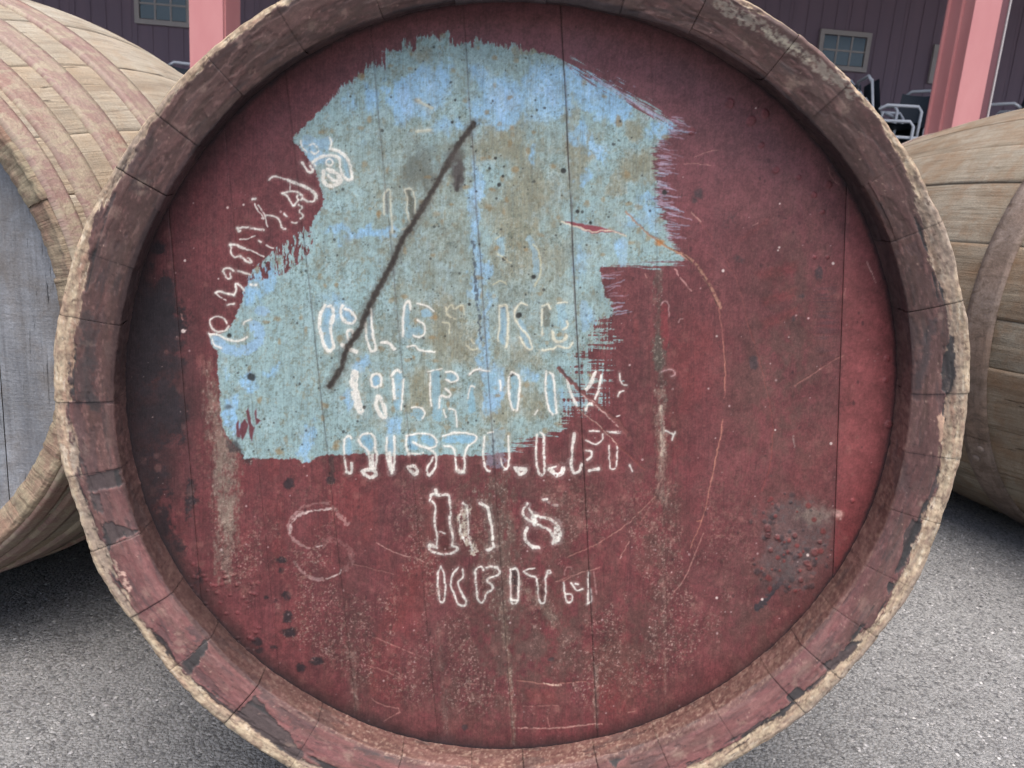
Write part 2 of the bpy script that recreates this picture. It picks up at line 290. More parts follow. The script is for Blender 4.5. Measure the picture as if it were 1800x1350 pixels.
# dark and rusty specks over the blue
for k in range(750):
    x, y = 380+820*rng.rand(), 60+740*rng.rand()
    if not on_blue(x, y): continue
    z = rng.rand()
    if z < .30: H.blob(x, y, 2.5+4*rng.rand(), 2.5+4*rng.rand(), (150, 122, 84), .35+.25*rng.rand(), .5, k % 20, sc=5)
    else:
        r_ = 1.0+1.7*rng.rand()**3; H.blob(x, y, r_, r_, (48, 48, 46), .65, .3, 3)
for x, y, r_ in [(877, 325, 3.5), (884, 310, 2.5), (886, 293, 2), (871, 278, 2), (800, 176, 2.5), (754, 184, 2), (795, 215, 2.5), (885, 541, 4), (912, 554, 5), (887, 455, 4), (938, 487, 4), (900, 660, 4), (825, 535, 3), (440, 663, 7), (403, 590, 4.5), (1015, 372, 3), (990, 300, 4.5), (1168, 338, 4), (1038, 392, 2.5), (720, 785, 3), (640, 716, 3)]:
    H.blob(x, y, r_, r_, (44, 44, 42), .85, .3, 3, ht=-.5)
# red showing through low left
for pg in [[(423, 745), (430, 735), (436, 746), (433, 760), (426, 775), (420, 760)], [(433, 722), (437, 716), (442, 745), (448, 752), (442, 778), (438, 760)], [(447, 722), (451, 718), (452, 735), (459, 740), (450, 748)], [(415, 745), (420, 738), (422, 770), (415, 768)]]:
    d, sl = H.sdf(pg, 8, .6); H.put(sm(-1, 1.5, d)*.9, (112, 60, 72), sl)
H.blob(412, 785, 12, 14, (60, 56, 56), .7, .6, 5, sc=7); H.blob(402, 715, 8, 5, (70, 72, 72), .7, .5, 6)

# ---- stencilled letters: cream paint edges with clean paint inside
CREAM = (240, 234, 222); 
def chaikin(P, it=2):
    for _ in range(it):
        if len(P) < 3: return P
        Q = [P[0]]
        for a, b in zip(P[:-1], P[1:]): Q += [(a[0]*.78+b[0]*.22, a[1]*.78+b[1]*.22), (a[0]*.22+b[0]*.78, a[1]*.22+b[1]*.78)]
        P = Q+[P[-1]]
    return P
def L_(o, pts, wd, c=CREAM, a=.92, brk=.27, **kw):
    ox, oy, sc = o; P = chaikin(cr(ox, oy, sc, pts))
    if wd/sc > 1.5: H.stroke(P, wd/sc*2.6+3, (200, 194, 182), a*.22, .8, brk*.7, soft=3)
    H.stroke(P, max(1.9, wd/sc*1.12+.3), c, a, .5, brk*.85, ht=.3, soft=1.4)
def circ(cx, cy, r, n=14): return [(cx+r*math.cos(i*2*math.pi/n), cy+r*math.sin(i*2*math.pi/n)) for i in range(n+1)]
def fill(o, pts, wd, c, a=.8):
    ox, oy, sc = o; c = (c[0]*.8+.2*152, c[1]*.86+.14*178, c[2]*.84+.16*185) if c[2] > 175 else c; H.stroke(cr(ox, oy, sc, pts), wd/sc*.92, c, a*.85, 1.1, .26, soft=2)
A = (350, 230, 3.373); B = (350, 400, 3.); Cc = (800, 400, 3.); D = (450, 740, 3.75); E = (820, 740, 3.75); T1 = (350, 30, 3.376)
SKY = (150, 190, 220)
# the curved word on the left
fill(A, [(95, 1235), (160, 1290), (240, 1305), (320, 1285), (358, 1230), (358, 1180), (325, 1155)], 66, (150, 186, 222), .9)
fill(A, [(350, 1070), (395, 1068)], 50, (150, 184, 218), .8)
fill(A, [(640, 60), (720, 80), (760, 60)], 60, (146, 182, 216), .6); fill(A, [(840, 130), (870, 190), (885, 270)], 30, (150, 190, 214), .7)
for pts, wd in [([(675, 190), (700, 165), (740, 150), (800, 145), (830, 160), (835, 190), (838, 230), (855, 270), (885, 295), (905, 290), (910, 260), (895, 200), (870, 150), (830, 120), (790, 110)], 13),
                (circ(773, 188, 20), 7), ([(740, 238), (732, 290), (755, 328), (800, 325), (838, 305), (832, 265), (800, 245), (762, 232)], 20), ([(765, 262), (790, 292), (825, 300)], 14), ([(605, 60), (610, 95), (640, 125)], 7),
                ([(775, 40), (785, 70), (775, 110)], 7), ([(665, 125), (690, 140), (708, 122)], 7), ([(655, 85), (680, 72), (700, 98)], 6), ([(610, 185), (635, 225), (660, 250), (675, 235), (660, 210)], 11), ([(675, 190), (690, 208)], 8),
                ([(413, 290), (425, 272), (470, 272), (530, 295)], 6), ([(530, 295), (600, 320), (660, 345), (690, 375), (700, 400)], 13), ([(690, 375), (685, 420), (650, 420), (615, 400)], 9), ([(540, 300), (540, 350)], 4), ([(495, 370), (540, 355), (580, 360), (600, 380)], 7), ([(495, 370), (525, 390), (545, 430), (560, 445), (575, 430), (590, 410)], 8), (circ(598, 393, 19), 6),
                ([(590, 440), (615, 455), (590, 475), (610, 490), (620, 510), (600, 520)], 7), ([(318, 405), (334, 405)], 10), ([(330, 430), (345, 470), (370, 500), (385, 525), (370, 520)], 5), ([(395, 500), (440, 505), (460, 510), (480, 540), (490, 580), (512, 582)], 6), ([(503, 490), (520, 508)], 6), ([(350, 440), (390, 500), (405, 570)], 3), ([(545, 545), (580, 545)], 6),
                ([(225, 575), (290, 572)], 9), ([(305, 578), (378, 588)], 7), ([(228, 575), (232, 600), (245, 590)], 7), ([(240, 645), (290, 640), (330, 622)], 5), ([(355, 650), (368, 660)], 8), ([(395, 678), (438, 695)], 5), ([(185, 675), (190, 720), (205, 752), (240, 745)], 6), ([(183, 677), (210, 674), (270, 698)], 10), ([(270, 698), (320, 715), (385, 748)], 5), ([(245, 745), (270, 765), (300, 785), (312, 775), (290, 755)], 8),
                ([(140, 832), (150, 815), (180, 815), (208, 832)], 8), ([(148, 840), (165, 880), (192, 870), (185, 845)], 6), ([(230, 832), (302, 853)], 6), ([(95, 960), (120, 950), (160, 965), (205, 975)], 9), ([(95, 955), (120, 985), (160, 1005)], 5), ([(205, 975), (222, 945), (212, 905), (235, 910), (262, 942)], 8), ([(165, 1030), (208, 1025)], 7),
                ([(65, 1145), (62, 1120), (90, 1102), (130, 1102), (155, 1120), (165, 1142)], 6), ([(65, 1145), (80, 1180), (115, 1195), (155, 1185), (175, 1158)], 7), ([(60, 1205), (75, 1240), (90, 1270), (130, 1290)], 7), ([(60, 1205), (110, 1205), (145, 1230), (190, 1245), (240, 1248), (285, 1225)], 9), ([(265, 1150), (268, 1130), (305, 1120)], 6), ([(305, 912), (335, 915)], 12)]:
    L_(A, pts, wd)
# smeared "13" beside the dark streak
fill(T1, [(1118, 1050), (1118, 1150)], 34, (112, 120, 116), .8); fill(T1, [(1240, 1040), (1262, 1120), (1262, 1170), (1275, 1195)], 34, (84, 82, 70), .85)
for pts, wd in [([(1098, 1170), (1095, 1060), (1118, 1020), (1138, 1040), (1138, 1150), (1146, 1280)], 8), ([(1220, 1030), (1240, 1090), (1228, 1140), (1240, 1190), (1258, 1220), (1240, 1255), (1205, 1262)], 7), ([(1222, 1022), (1260, 1018), (1280, 1060), (1280, 1150), (1295, 1190)], 7), ([(1300, 500), (1380, 540)], 14), ([(1290, 680), (1370, 672)], 14)]:
    L_(T1, pts, wd, (206, 202, 180), .75)
# faint upper line of letters
fill(Cc, [(240, 60), (245, 140)], 34, (150, 190, 215), .6); fill(Cc, [(390, 60), (425, 130), (430, 230)], 34, (150, 190, 215), .6); fill(Cc, [(885, 70), (885, 180)], 44, (156, 190, 220), .6)
fill(T1, [(1140, 1330), (1140, 1500)], 40, (150, 180, 190), .3)
for pts, wd in [([(225, 140), (265, 165), (292, 188)], 6), ([(410, 90), (440, 120), (450, 180), (455, 240), (420, 310)], 6), ([(215, 60), (240, 40)], 5), ([(200, 300), (240, 275), (270, 300)], 5)]: L_(Cc, pts, wd, (214, 206, 170), .6)
# first row
fill(B, [(675, 440), (668, 520), (680, 620)], 50, (140, 182, 208), .85); fill(B, [(785, 445), (800, 490)], 50, (140, 180, 210), .9); fill(B, [(905, 450), (905, 590)], 34, (110, 130, 140), .8); fill(B, [(1095, 420), (1095, 560), (1160, 540)], 44, (140, 180, 200), .7); fill(B, [(1195, 450), (1200, 450)], 50, (140, 180, 205), .8)
fill(Cc, [(255, 430), (252, 600)], 42, (140, 180, 205), .75); fill(Cc, [(345, 500), (390, 620)], 40, (140, 178, 200), .7); fill(Cc, [(480, 430), (482, 500)], 38, (104, 104, 92), .8); fill(Cc, [(560, 420), (570, 520)], 50, (140, 180, 200), .6); fill(Cc, [(680, 410), (680, 530)], 44, (150, 185, 215), .6); fill(Cc, [(1105, 420), (1105, 620)], 40, (138, 64, 72), .6)
for pts, wd in [([(665, 412), (640, 450), (635, 520), (650, 590), (670, 645), (695, 655), (712, 630), (700, 580), (690, 520), (710, 470), (708, 415), (668, 412)], 14), ([(760, 410), (745, 440), (755, 480), (780, 505), (815, 505), (830, 475), (800, 440), (770, 430)], 11), ([(785, 590), (775, 550), (800, 535), (815, 555), (810, 590)], 10), ([(755, 620), (790, 640), (830, 655)], 18),
                ([(905, 430), (912, 500), (915, 560), (930, 610), (935, 650), (905, 655), (895, 620), (880, 560), (875, 500)], 10), ([(965, 605), (1000, 605), (1030, 640)], 14), ([(1075, 570), (1075, 480), (1085, 400), (1110, 385), (1115, 430)], 9), ([(1150, 400), (1200, 410), (1235, 440)], 5), ([(1150, 490), (1190, 510), (1190, 560), (1160, 580), (1130, 570)], 8), ([(1100, 630), (1140, 620), (1160, 650), (1240, 655)], 6)]: L_(B, pts, wd)
for pts, wd in [([(1300, 420), (1310, 470), (1350, 480)], 6), ([(1350, 430), (1390, 400), (1400, 460)], 6), ([(1300, 440), (1330, 400), (1340, 430)], 5), ([(1280, 500), (1320, 500), (1320, 560)], 5), ([(1410, 620), (1440, 650), (1470, 640)], 5), ([(1430, 590), (1450, 610)], 5)]: L_(B, pts, wd, (214, 208, 178), .75)
for pts, wd in [([(235, 415), (270, 405), (280, 450), (278, 560), (270, 630)], 9), ([(235, 415), (232, 540), (225, 600)], 5), ([(320, 430), (310, 470), (335, 520), (380, 560), (412, 640), (380, 645), (340, 580)], 7), ([(310, 450), (340, 395), (380, 410)], 7), ([(460, 430), (455, 480), (460, 570)], 6), ([(460, 415), (490, 402), (502, 430)], 6), ([(570, 540), (597, 520), (588, 495)], 8), ([(515, 550), (520, 600), (570, 605), (590, 572)], 13), ([(460, 650), (520, 640), (540, 625), (600, 640), (618, 610)], 8), ([(540, 400), (590, 395)], 5)]: L_(Cc, pts, wd, (222, 216, 192), .88)
for pts, wd in [([(1085, 410), (1105, 383), (1128, 397), (1128, 470)], 4), ([(1180, 500), (1185, 480), (1200, 480)], 3), ([(1090, 760), (1140, 745), (1165, 775), (1140, 785)], 5)]: L_(Cc, pts, wd, (196, 160, 158), .7)
# second row
fill(B, [(940, 800), (935, 815)], 50, (130, 180, 215), .9); fill(B, [(1050, 780), (1050, 940)], 40, (140, 182, 205), .8); fill(B, [(1245, 770), (1250, 880), (1260, 1000)], 52, (140, 184, 205), .8); fill(B, [(1320, 785), (1345, 795)], 46, (140, 184, 205), .8); fill(B, [(1150, 980), (1160, 985)], 62, (140, 184, 205), .8); fill(B, [(1435, 860), (1440, 960)], 36, (140, 184, 205), .7)
fill(Cc, [(190, 800), (190, 840)], 90, (148, 190, 205), .6); fill(Cc, [(85, 830), (85, 960)], 36, (140, 184, 200), .6); fill(Cc, [(315, 800), (308, 940)], 44, (140, 184, 205), .8); fill(Cc, [(505, 790), (502, 880), (515, 970)], 40, (136, 184, 205), .8)
for pts, wd in [([(822, 765), (815, 820), (825, 880), (850, 965)], 34), ([(905, 800), (920, 770), (955, 775), (965, 800), (960, 830), (935, 845), (910, 830), (905, 800)], 10), ([(940, 890), (932, 940), (960, 1000), (988, 1000), (975, 940), (950, 890)], 17), ([(1015, 780), (1040, 748), (1062, 760)], 12), ([(1022, 800), (1030, 900)], 10), ([(1078, 800), (1072, 900), (1065, 960)], 6),
                ([(1220, 770), (1216, 850), (1225, 940)], 6), ([(1205, 760), (1280, 745)], 5), ([(1300, 762), (1345, 760), (1370, 800), (1340, 820), (1300, 800)], 7), ([(1300, 850), (1330, 880), (1310, 900), (1270, 880), (1265, 950)], 8), ([(1290, 960), (1300, 1000)], 5), ([(1120, 950), (1170, 945), (1195, 975), (1180, 1005)], 6), ([(1425, 780), (1450, 752), (1480, 745)], 5), ([(1418, 900), (1430, 830), (1450, 840)], 5), ([(1320, 955), (1355, 960), (1360, 1050)], 5)]: L_(B, pts, wd)
for pts, wd in [([(75, 775), (110, 745), (180, 760)], 6), ([(235, 810), (242, 860)], 7), ([(300, 762), (345, 790), (335, 900), (328, 968), (300, 965), (285, 900), (280, 790), (300, 762)], 8), ([(480, 760), (475, 850), (490, 950), (515, 995), (537, 980), (527, 900), (520, 780), (500, 768)], 8), ([(590, 800), (605, 860), (640, 940)], 11), ([(740, 760), (710, 830), (690, 855)], 13), ([(770, 780), (760, 850), (738, 905)], 9), ([(690, 960), (700, 930), (730, 930)], 11), ([(868, 765), (868, 800), (885, 830), (905, 830)], 5), ([(858, 890), (865, 870), (890, 860)], 6), ([(850, 995), (868, 990)], 4), ([(420, 985), (435, 965)], 5)]: L_(Cc, pts, wd)
# third row
fill(B, [(785, 1120), (785, 1180)], 34, (140, 185, 210), .85); fill(B, [(880, 1110), (900, 1150)], 60, (135, 185, 215), .9); fill(B, [(1010, 1110), (1010, 1170)], 34, (140, 185, 215), .8); fill(B, [(1120, 1120), (1130, 1150)], 56, (135, 185, 215), .9); fill(B, [(1190, 1110), (1225, 1130)], 50, (135, 185, 215), .9); fill(B, [(1310, 1120), (1440, 1110)], 44, (135, 185, 215), .9)
fill(Cc, [(215, 1120), (215, 1220)], 110, (150, 180, 200), .5)
for pts, wd in [([(765, 1120), (790, 1095), (805, 1110)], 7), ([(765, 1120), (765, 1200), (778, 1290)], 8), ([(778, 1290), (805, 1295), (805, 1240)], 12), ([(840, 1115), (870, 1085), (905, 1085), (930, 1110), (928, 1160)], 8), ([(840, 1120), (860, 1150), (895, 1175), (903, 1240), (905, 1275)], 10), ([(928, 1160), (940, 1200), (930, 1270)], 9), ([(915, 1200), (915, 1270)], 14), ([(860, 1285), (890, 1275), (930, 1285), (935, 1305), (905, 1322), (885, 1310), (860, 1285)], 15),
                ([(990, 1110), (985, 1180), (1000, 1240), (1015, 1295)], 10), ([(1030, 1100), (1030, 1200), (1025, 1280)], 10), ([(1005, 1190), (1015, 1290)], 14), ([(1095, 1100), (1150, 1088), (1210, 1085), (1250, 1110), (1255, 1150), (1215, 1165)], 7), ([(1095, 1100), (1088, 1150), (1105, 1195)], 8), ([(1130, 1130), (1160, 1150), (1215, 1165), (1255, 1200), (1245, 1270), (1215, 1312), (1200, 1290), (1205, 1260), (1235, 1215)], 9), ([(1110, 1190), (1150, 1195), (1180, 1190)], 7),
                ([(1100, 1262), (1130, 1252), (1155, 1280), (1140, 1310), (1100, 1262)], 13), ([(1285, 1100), (1350, 1080), (1420, 1085), (1462, 1098), (1465, 1120), (1400, 1165), (1400, 1280), (1375, 1300), (1355, 1280), (1350, 1160), (1290, 1150)], 8), ([(1360, 1275), (1395, 1290)], 12)]: L_(B, pts, wd)
for pts, wd in [([(150, 1150), (145, 1220), (165, 1280), (182, 1285)], 9), ([(155, 1100), (150, 1150)], 5), ([(170, 1085), (200, 1078)], 4), ([(280, 1100), (285, 1200), (280, 1270), (260, 1280)], 8), ([(240, 1215), (245, 1250), (265, 1275)], 4), ([(315, 1268), (345, 1312), (382, 1272), (350, 1275), (315, 1268)], 14), ([(430, 1090), (425, 1180), (435, 1290), (455, 1310), (475, 1290), (468, 1200), (470, 1100), (450, 1082)], 9), ([(500, 1278), (540, 1312), (570, 1290), (570, 1268)], 17), ([(500, 1272), (530, 1262)], 8),
                ([(628, 1085), (620, 1150), (615, 1230)], 11), ([(615, 1230), (615, 1290), (640, 1300), (662, 1280), (665, 1250)], 13), ([(710, 1072), (760, 1075)], 6), ([(778, 1090), (778, 1120), (740, 1147), (690, 1120)], 5), ([(690, 1175), (720, 1180), (720, 1205), (695, 1225)], 8), ([(705, 1280), (755, 1270)], 12), ([(810, 1150), (815, 1250), (820, 1275), (850, 1270), (855, 1150)], 5), ([(800, 1078), (870, 1080)], 8), ([(1110, 1070), (1150, 1090)], 5), ([(1160, 1078), (1145, 1120)], 5), ([(920, 1250), (935, 1285)], 5)]: L_(Cc, pts, wd)
# 108
fill(D, [(1215, 510), (1225, 640), (1235, 800)], 80, (98, 56, 58), .85); fill(D, [(1190, 848), (1290, 850)], 40, (96, 60, 58), .8)
for pts, wd in [([(1145, 525), (1155, 480), (1210, 490), (1270, 485), (1275, 510), (1285, 600), (1272, 660), (1300, 760), (1290, 820)], 12), ([(1160, 530), (1185, 560), (1175, 650), (1195, 760), (1190, 820)], 9), ([(1185, 455), (1190, 480)], 14), ([(1145, 820), (1140, 850), (1180, 870), (1260, 882), (1325, 860), (1330, 830), (1290, 825)], 12), ([(1145, 815), (1190, 835)], 14), ([(1210, 730), (1245, 740)], 6)]: L_(D, pts, wd)
H.stroke(cr(*D, [(1395, 570), (1355, 640), (1370, 740), (1400, 790), (1432, 850)]), 17, (214, 206, 184), .85, 1, .42)
H.stroke(cr(*D, [(1385, 560), (1340, 620), (1345, 720), (1375, 790)]), 2.6, CREAM, .9, 1)
fill(E, [(55, 560), (75, 700), (90, 830)], 60, (124, 74, 74), .5)
for pts, wd in [([(90, 540), (130, 565), (145, 575), (155, 640), (170, 720), (172, 800), (185, 830), (140, 850)], 15), ([(5, 560), (10, 700), (22, 800), (40, 850)], 8), ([(-22, 540), (0, 560)], 16),
                ([(405, 545), (375, 580), (370, 620), (420, 662), (480, 690), (550, 720), (582, 780), (570, 810)], 13), ([(440, 625), (500, 635), (560, 650), (610, 700), (625, 760), (590, 800)], 15), ([(445, 640), (455, 680)], 30), ([(590, 700), (600, 780)], 30), ([(400, 710), (380, 740), (390, 790), (430, 830), (475, 838)], 18), ([(402, 545), (415, 580), (430, 610)], 10), ([(505, 520), (530, 518)], 12)]: L_(E, pts, wd)
L_(E, [(530, 535), (600, 560)], 14, a=.5, brk=.4)
# KEITH
for pts, wd in [([(1220, 960), (1195, 1000), (1200, 1100), (1210, 1190), (1240, 1200), (1250, 1120), (1240, 1000), (1220, 960)], 9), ([(1330, 965), (1290, 1020), (1280, 1080), (1310, 1150), (1330, 1215), (1380, 1222), (1387, 1190), (1345, 1120), (1325, 1065), (1368, 1030), (1360, 980)], 9)]: L_(D, pts, wd)
fill(E, [(315, 985), (315, 1130)], 42, (52, 38, 38), .95); fill(E, [(495, 1050), (495, 1185)], 42, (84, 54, 54), .85); fill(E, [(85, 990), (90, 1160)], 34, (112, 62, 70), .7); fill(E, [(135, 1105), (155, 1110)], 44, (84, 52, 52), .8)
for pts, wd in [([(60, 1000), (62, 980), (95, 955), (110, 985)], 9), ([(130, 965), (200, 960), (225, 1000), (190, 1025), (132, 1040), (140, 1062), (170, 1080), (175, 1110), (130, 1130), (118, 1180), (100, 1203), (75, 1180), (62, 1080), (60, 1000)], 10), ([(290, 980), (330, 970), (342, 1000), (345, 1100), (338, 1200), (300, 1215), (290, 1150), (290, 980)], 9), ([(295, 1180), (335, 1185)], 9),
                ([(375, 995), (400, 978), (450, 972)], 4), ([(375, 995), (420, 1022), (465, 1030), (470, 1110), (480, 1200), (515, 1210), (525, 1120), (520, 1050)], 8), ([(518, 1040), (530, 1005)], 8), (circ(545, 998, 11, 8), 7), ([(640, 1065), (645, 1120), (655, 1180), (670, 1205), (698, 1190), (702, 1142), (650, 1140)], 7), ([(690, 1070), (725, 1125), (762, 1108)], 7), ([(718, 1075), (738, 1078)], 7), ([(800, 1205), (800, 1110), (808, 1000)], 6), ([(800, 1205), (825, 1192), (818, 1105)], 6)]: L_(E, pts, wd)
for pts in [[(645, 1020), (655, 965), (690, 960), (705, 1000)], [(838, 990), (850, 1070), (855, 1140)]]: L_(E, pts, 3, (190, 150, 146), .6)
# hand-painted S
for pts, wd, a in [([(495, 575), (400, 590), (330, 605)], 10, .85), ([(330, 605), (265, 632), (230, 670), (225, 730)], 14, .7), ([(345, 600), (270, 600), (225, 650), (212, 700), (225, 760), (280, 810), (350, 840)], 15, .42), ([(280, 580), (400, 540), (480, 545)], 12, .28), ([(400, 835), (425, 830)], 12, .8), ([(400, 835), (480, 780), (560, 800), (620, 850), (640, 900), (620, 950), (560, 990)], 36, .20), ([(560, 985), (545, 1010), (460, 1045)], 10, .85), ([(250, 930), (290, 990), (350, 1030), (440, 1050)], 20, .4), ([(500, 575), (540, 600), (600, 680)], 26, .38)]:
    H.stroke(cr(*D, pts), wd/3.75*1.1, (222, 200, 190), a, 1.2, .3 if wd < 30 else .42, ht=.1)

# scratches and scuffs
PK = (186, 140, 132)
for o, pts, wd, c, a, bk in [(D, [(795, 800), (860, 840), (960, 885), (1050, 895), (1105, 925)], 5, (200, 160, 150), .8, .3), (D, [(640, 940), (750, 970), (910, 1005)], 4, PK, .6, .3), (D, [(860, 520), (850, 600), (780, 680)], 4, (84, 52, 56), .7, .4), (D, [(700, 640), (900, 510), (1140, 525)], 4, (96, 56, 60), .5, .45), (D, [(990, 810), (1130, 780)], 4, (80, 50, 54), .6, .3),
                         (E, [(665, 900), (760, 860), (900, 790), (1060, 680), (1170, 570), (1250, 490)], 6, (178, 132, 122), .85, .22), (E, [(1250, 490), (1180, 620), (1110, 720)], 5, (160, 112, 104), .7, .3), (E, [(1240, 500), (1270, 400), (1290, 380)], 6, PK, .5, .35), (E, [(1070, 795), (1010, 905)], 5, PK, .9, .2), (E, [(1500, 900), (1440, 1040), (1400, 1090), (1370, 1125)], 7, PK, .85, .2), (E, [(1370, 1125), (1330, 1180), (1285, 1280)], 4, PK, .7, .3), (E, [(590, 1060), (720, 1010), (880, 965)], 4, PK, .6, .3), (E, [(640, 1055), (760, 1000), (880, 960)], 4, PK, .7, .25), (E, [(590, 1060), (650, 1050)], 3, PK, .6, 0),
                         (Cc, [(980, 0), (1060, 65)], 5, (140, 110, 96), .8, .2), (Cc, [(1060, 65), (1120, 105), (1190, 140)], 12, (168, 128, 96), .85, .2), (Cc, [(1190, 135), (1280, 200), (1305, 250), (1360, 330), (1400, 425)], 19, (180, 136, 118), .9, .36), (Cc, [(1200, 140), (1280, 215), (1350, 330), (1385, 425)], 6, (84, 58, 54), .8, .35), (Cc, [(1390, 425), (1410, 560), (1420, 680), (1425, 850), (1420, 900)], 5, (176, 116, 110), .85, .15), (Cc, [(1410, 1010), (1400, 1090), (1370, 1240), (1350, 1340)], 5, (184, 128, 116), .9, .15), (Cc, [(1160, 220), (1200, 280), (1245, 335)], 9, (196, 150, 146), .85, .34),
                         (Cc, [(640, 950), (780, 1060), (860, 1150), (1000, 1280)], 9, (128, 76, 74), .9, .0), (Cc, [(636, 945), (770, 1050), (850, 1140)], 4, (196, 176, 160), .8, .35), (Cc, [(1220, 30), (1290, 100), (1480, 250)], 4, (150, 96, 96), .5, .4), (Cc, [(1000, 245), (1010, 265)], 6, PK, .8, .2),
                         ((1200, 150, 3.), [(45, 670), (90, 720), (160, 810), (230, 920), (300, 1050), (340, 1250), (370, 1350)], 5, (140, 84, 84), .55, .2), ((1200, 150, 3.), [(45, 665), (95, 720)], 7, (190, 150, 140), .7, .3), ((1200, 150, 3.), [(765, 430), (785, 490), (830, 535)], 5, PK, .7, .3), ((1200, 150, 3.), [(970, 930), (995, 990), (1018, 1040)], 6, (206, 168, 160), .85, .3), ((1200, 150, 3.), [(370, 740), (395, 725)], 5, PK, .8, 0), ((1200, 150, 3.), [(780, 440), (870, 610), (950, 720), (1010, 860)], 3, (150, 110, 106), .5, .35), ((1200, 150, 3.), [(875, 610), (870, 730)], 3, PK, .5, .3), ((1200, 150, 3.), [(1085, 1110), (1100, 1160)], 4, PK, .8, .2),
                         ((1200, 150, 3.), [(855, 1070), (848, 1110)], 4, PK, .8, .2), ((1200, 550, 3.), [(590, 385), (680, 330), (770, 265), (845, 225)], 7, (176, 124, 118), .7, .3), ((1200, 550, 3.), [(345, 60), (400, 220), (450, 430), (480, 600)], 4, (150, 86, 84), .6, .2), ((1200, 550, 3.), [(480, 600), (465, 800), (420, 940)], 4, (160, 84, 76), .45, .2), ((1200, 550, 3.), [(215, 150), (225, 290), (220, 410)], 4, (190, 134, 120), .9, .2), ((1200, 550, 3.), [(210, 600), (190, 700), (150, 890), (110, 1080), (40, 1240)], 5, (184, 130, 116), .85, .15), ((1200, 550, 3.), [(110, 1160), (40, 1330)], 4, PK, .8, .2), ((1200, 550, 3.), [(75, 1100), (100, 1098)], 6, (200, 140, 120), .8, 0), ((1200, 550, 3.), [(585, 650), (590, 710)], 8, (170, 150, 140), .6, .3),
                         ((400, 1000, 2.25), [(560, 260), (700, 320), (780, 350)], 4, PK, .65, .3), ((400, 1000, 2.25), [(550, 380), (620, 400), (680, 428)], 4, PK, .65, .3), ((400, 1000, 2.25), [(570, 510), (600, 535), (700, 555), (620, 600)], 4, PK, .7, .3), ((400, 1000, 2.25), [(1150, 630), (1250, 632), (1340, 628), (1480, 610)], 6, (190, 150, 140), .8, .3), ((400, 1000, 2.25), [(1140, 440), (1270, 460), (1420, 445)], 5, (180, 130, 120), .7, .35), ((400, 1000, 2.25), [(1250, 455), (1320, 462)], 8, (210, 180, 160), .8, .4), ((400, 1000, 2.25), [(945, 452), (985, 455)], 4, PK, .7, .2), ((400, 1000, 2.25), [(1390, 325), (1425, 330)], 6, (210, 180, 170), .8, .45), ((400, 1000, 2.25), [(1265, 590), (1275, 630)], 3, PK, .7, .2), ((400, 1000, 2.25), [(1585, 568), (1610, 560)], 5, PK, .8, .2), ((400, 1000, 2.25), [(1480, 350), (1550, 385)], 4, PK, .5, .3), ((400, 1000, 2.25), [(1170, 545), (1310, 540)], 4, PK, .5, .3),
                         ((800, 30, 3.376), [(1360, 870), (1420, 868), (1520, 880)], 4, PK, .7, .1), ((800, 30, 3.376), [(1420, 830), (1490, 800), (1560, 790)], 3, PK, .6, .2), ((200, 350, 3.), [(355, 605), (365, 635)], 6, PK, .8, .2), ((200, 350, 3.), [(370, 695), (380, 692)], 9, (200, 170, 160), .8, .2)]:
    H.stroke(chaikin(cr(*o, pts), 1), max(1.1, wd/o[2]*.85), c, a, .55, bk, ht=-.25, soft=1)
# the long gouge through the dry-brushed corner
H.stroke(cr(*Cc, [(550, 745), (600, 800), (660, 860), (740, 930), (860, 1020), (920, 1110)]), 7, (126, 80, 80), .9, 1, ht=-.5)
H.stroke(cr(*Cc, [(660, 870), (730, 925), (870, 1060)]), 2, (200, 170, 160), .8, 1, .4); H.stroke(cr(*Cc, [(552, 745), (620, 815)]), 3, (92, 74, 74), .7, 1, .2)
# torn flake over the blue
d, sl = H.sdf([(993, 389), (1012, 391), (1040, 396), (1065, 402), (1098, 411), (1070, 408), (1040, 410), (1020, 402)], 12, .7)
H.put(sm(-1, 1.2, d), (150, 84, 96), sl)
H.stroke([(988, 389), (1005, 396), (1040, 407), (1070, 405), (1101, 414)], 2.2, (216, 204, 180), .9, .8, .15)
H.stroke([(1100, 372), (1125, 398), (1140, 412), (1156, 420)], 3, (168, 132, 110), .8, 1, .2, ht=-.3)
H.blob(1160, 426, 9, 5, (190, 130, 80), .8, .5, 4, sc=6)
# the long charred streak
ST = [(833, 216), (822, 234), (806, 252), (790, 284), (777, 305), (764, 330), (753, 347), (732, 385), (705, 424), (693, 457), (676, 488), (667, 503), (647, 543), (633, 580), (613, 607), (605, 622), (603, 636), (600, 650), (590, 662), (580, 680)]
H.stroke(ST, 20, (96, 92, 84), .35, 2.2, soft=6); H.stroke(chaikin(ST), 9.0, (66, 58, 52), .88, .8, .12, ht=-.5, soft=3.2); H.stroke(chaikin(ST), 4.5, (52, 46, 42), .7, .8, .35, soft=1.5)
H.stroke(ST[1:8], 5, (98, 88, 80), .4, 2, .5)
H.blob(806, 308, 11, 24, (74, 66, 64), .85, .4, 8, sc=9); H.blob(798, 278, 16, 16, (84, 76, 72), .6, .6, 9); H.stroke([(806, 310), (802, 334)], 6, (66, 60, 58), .8)
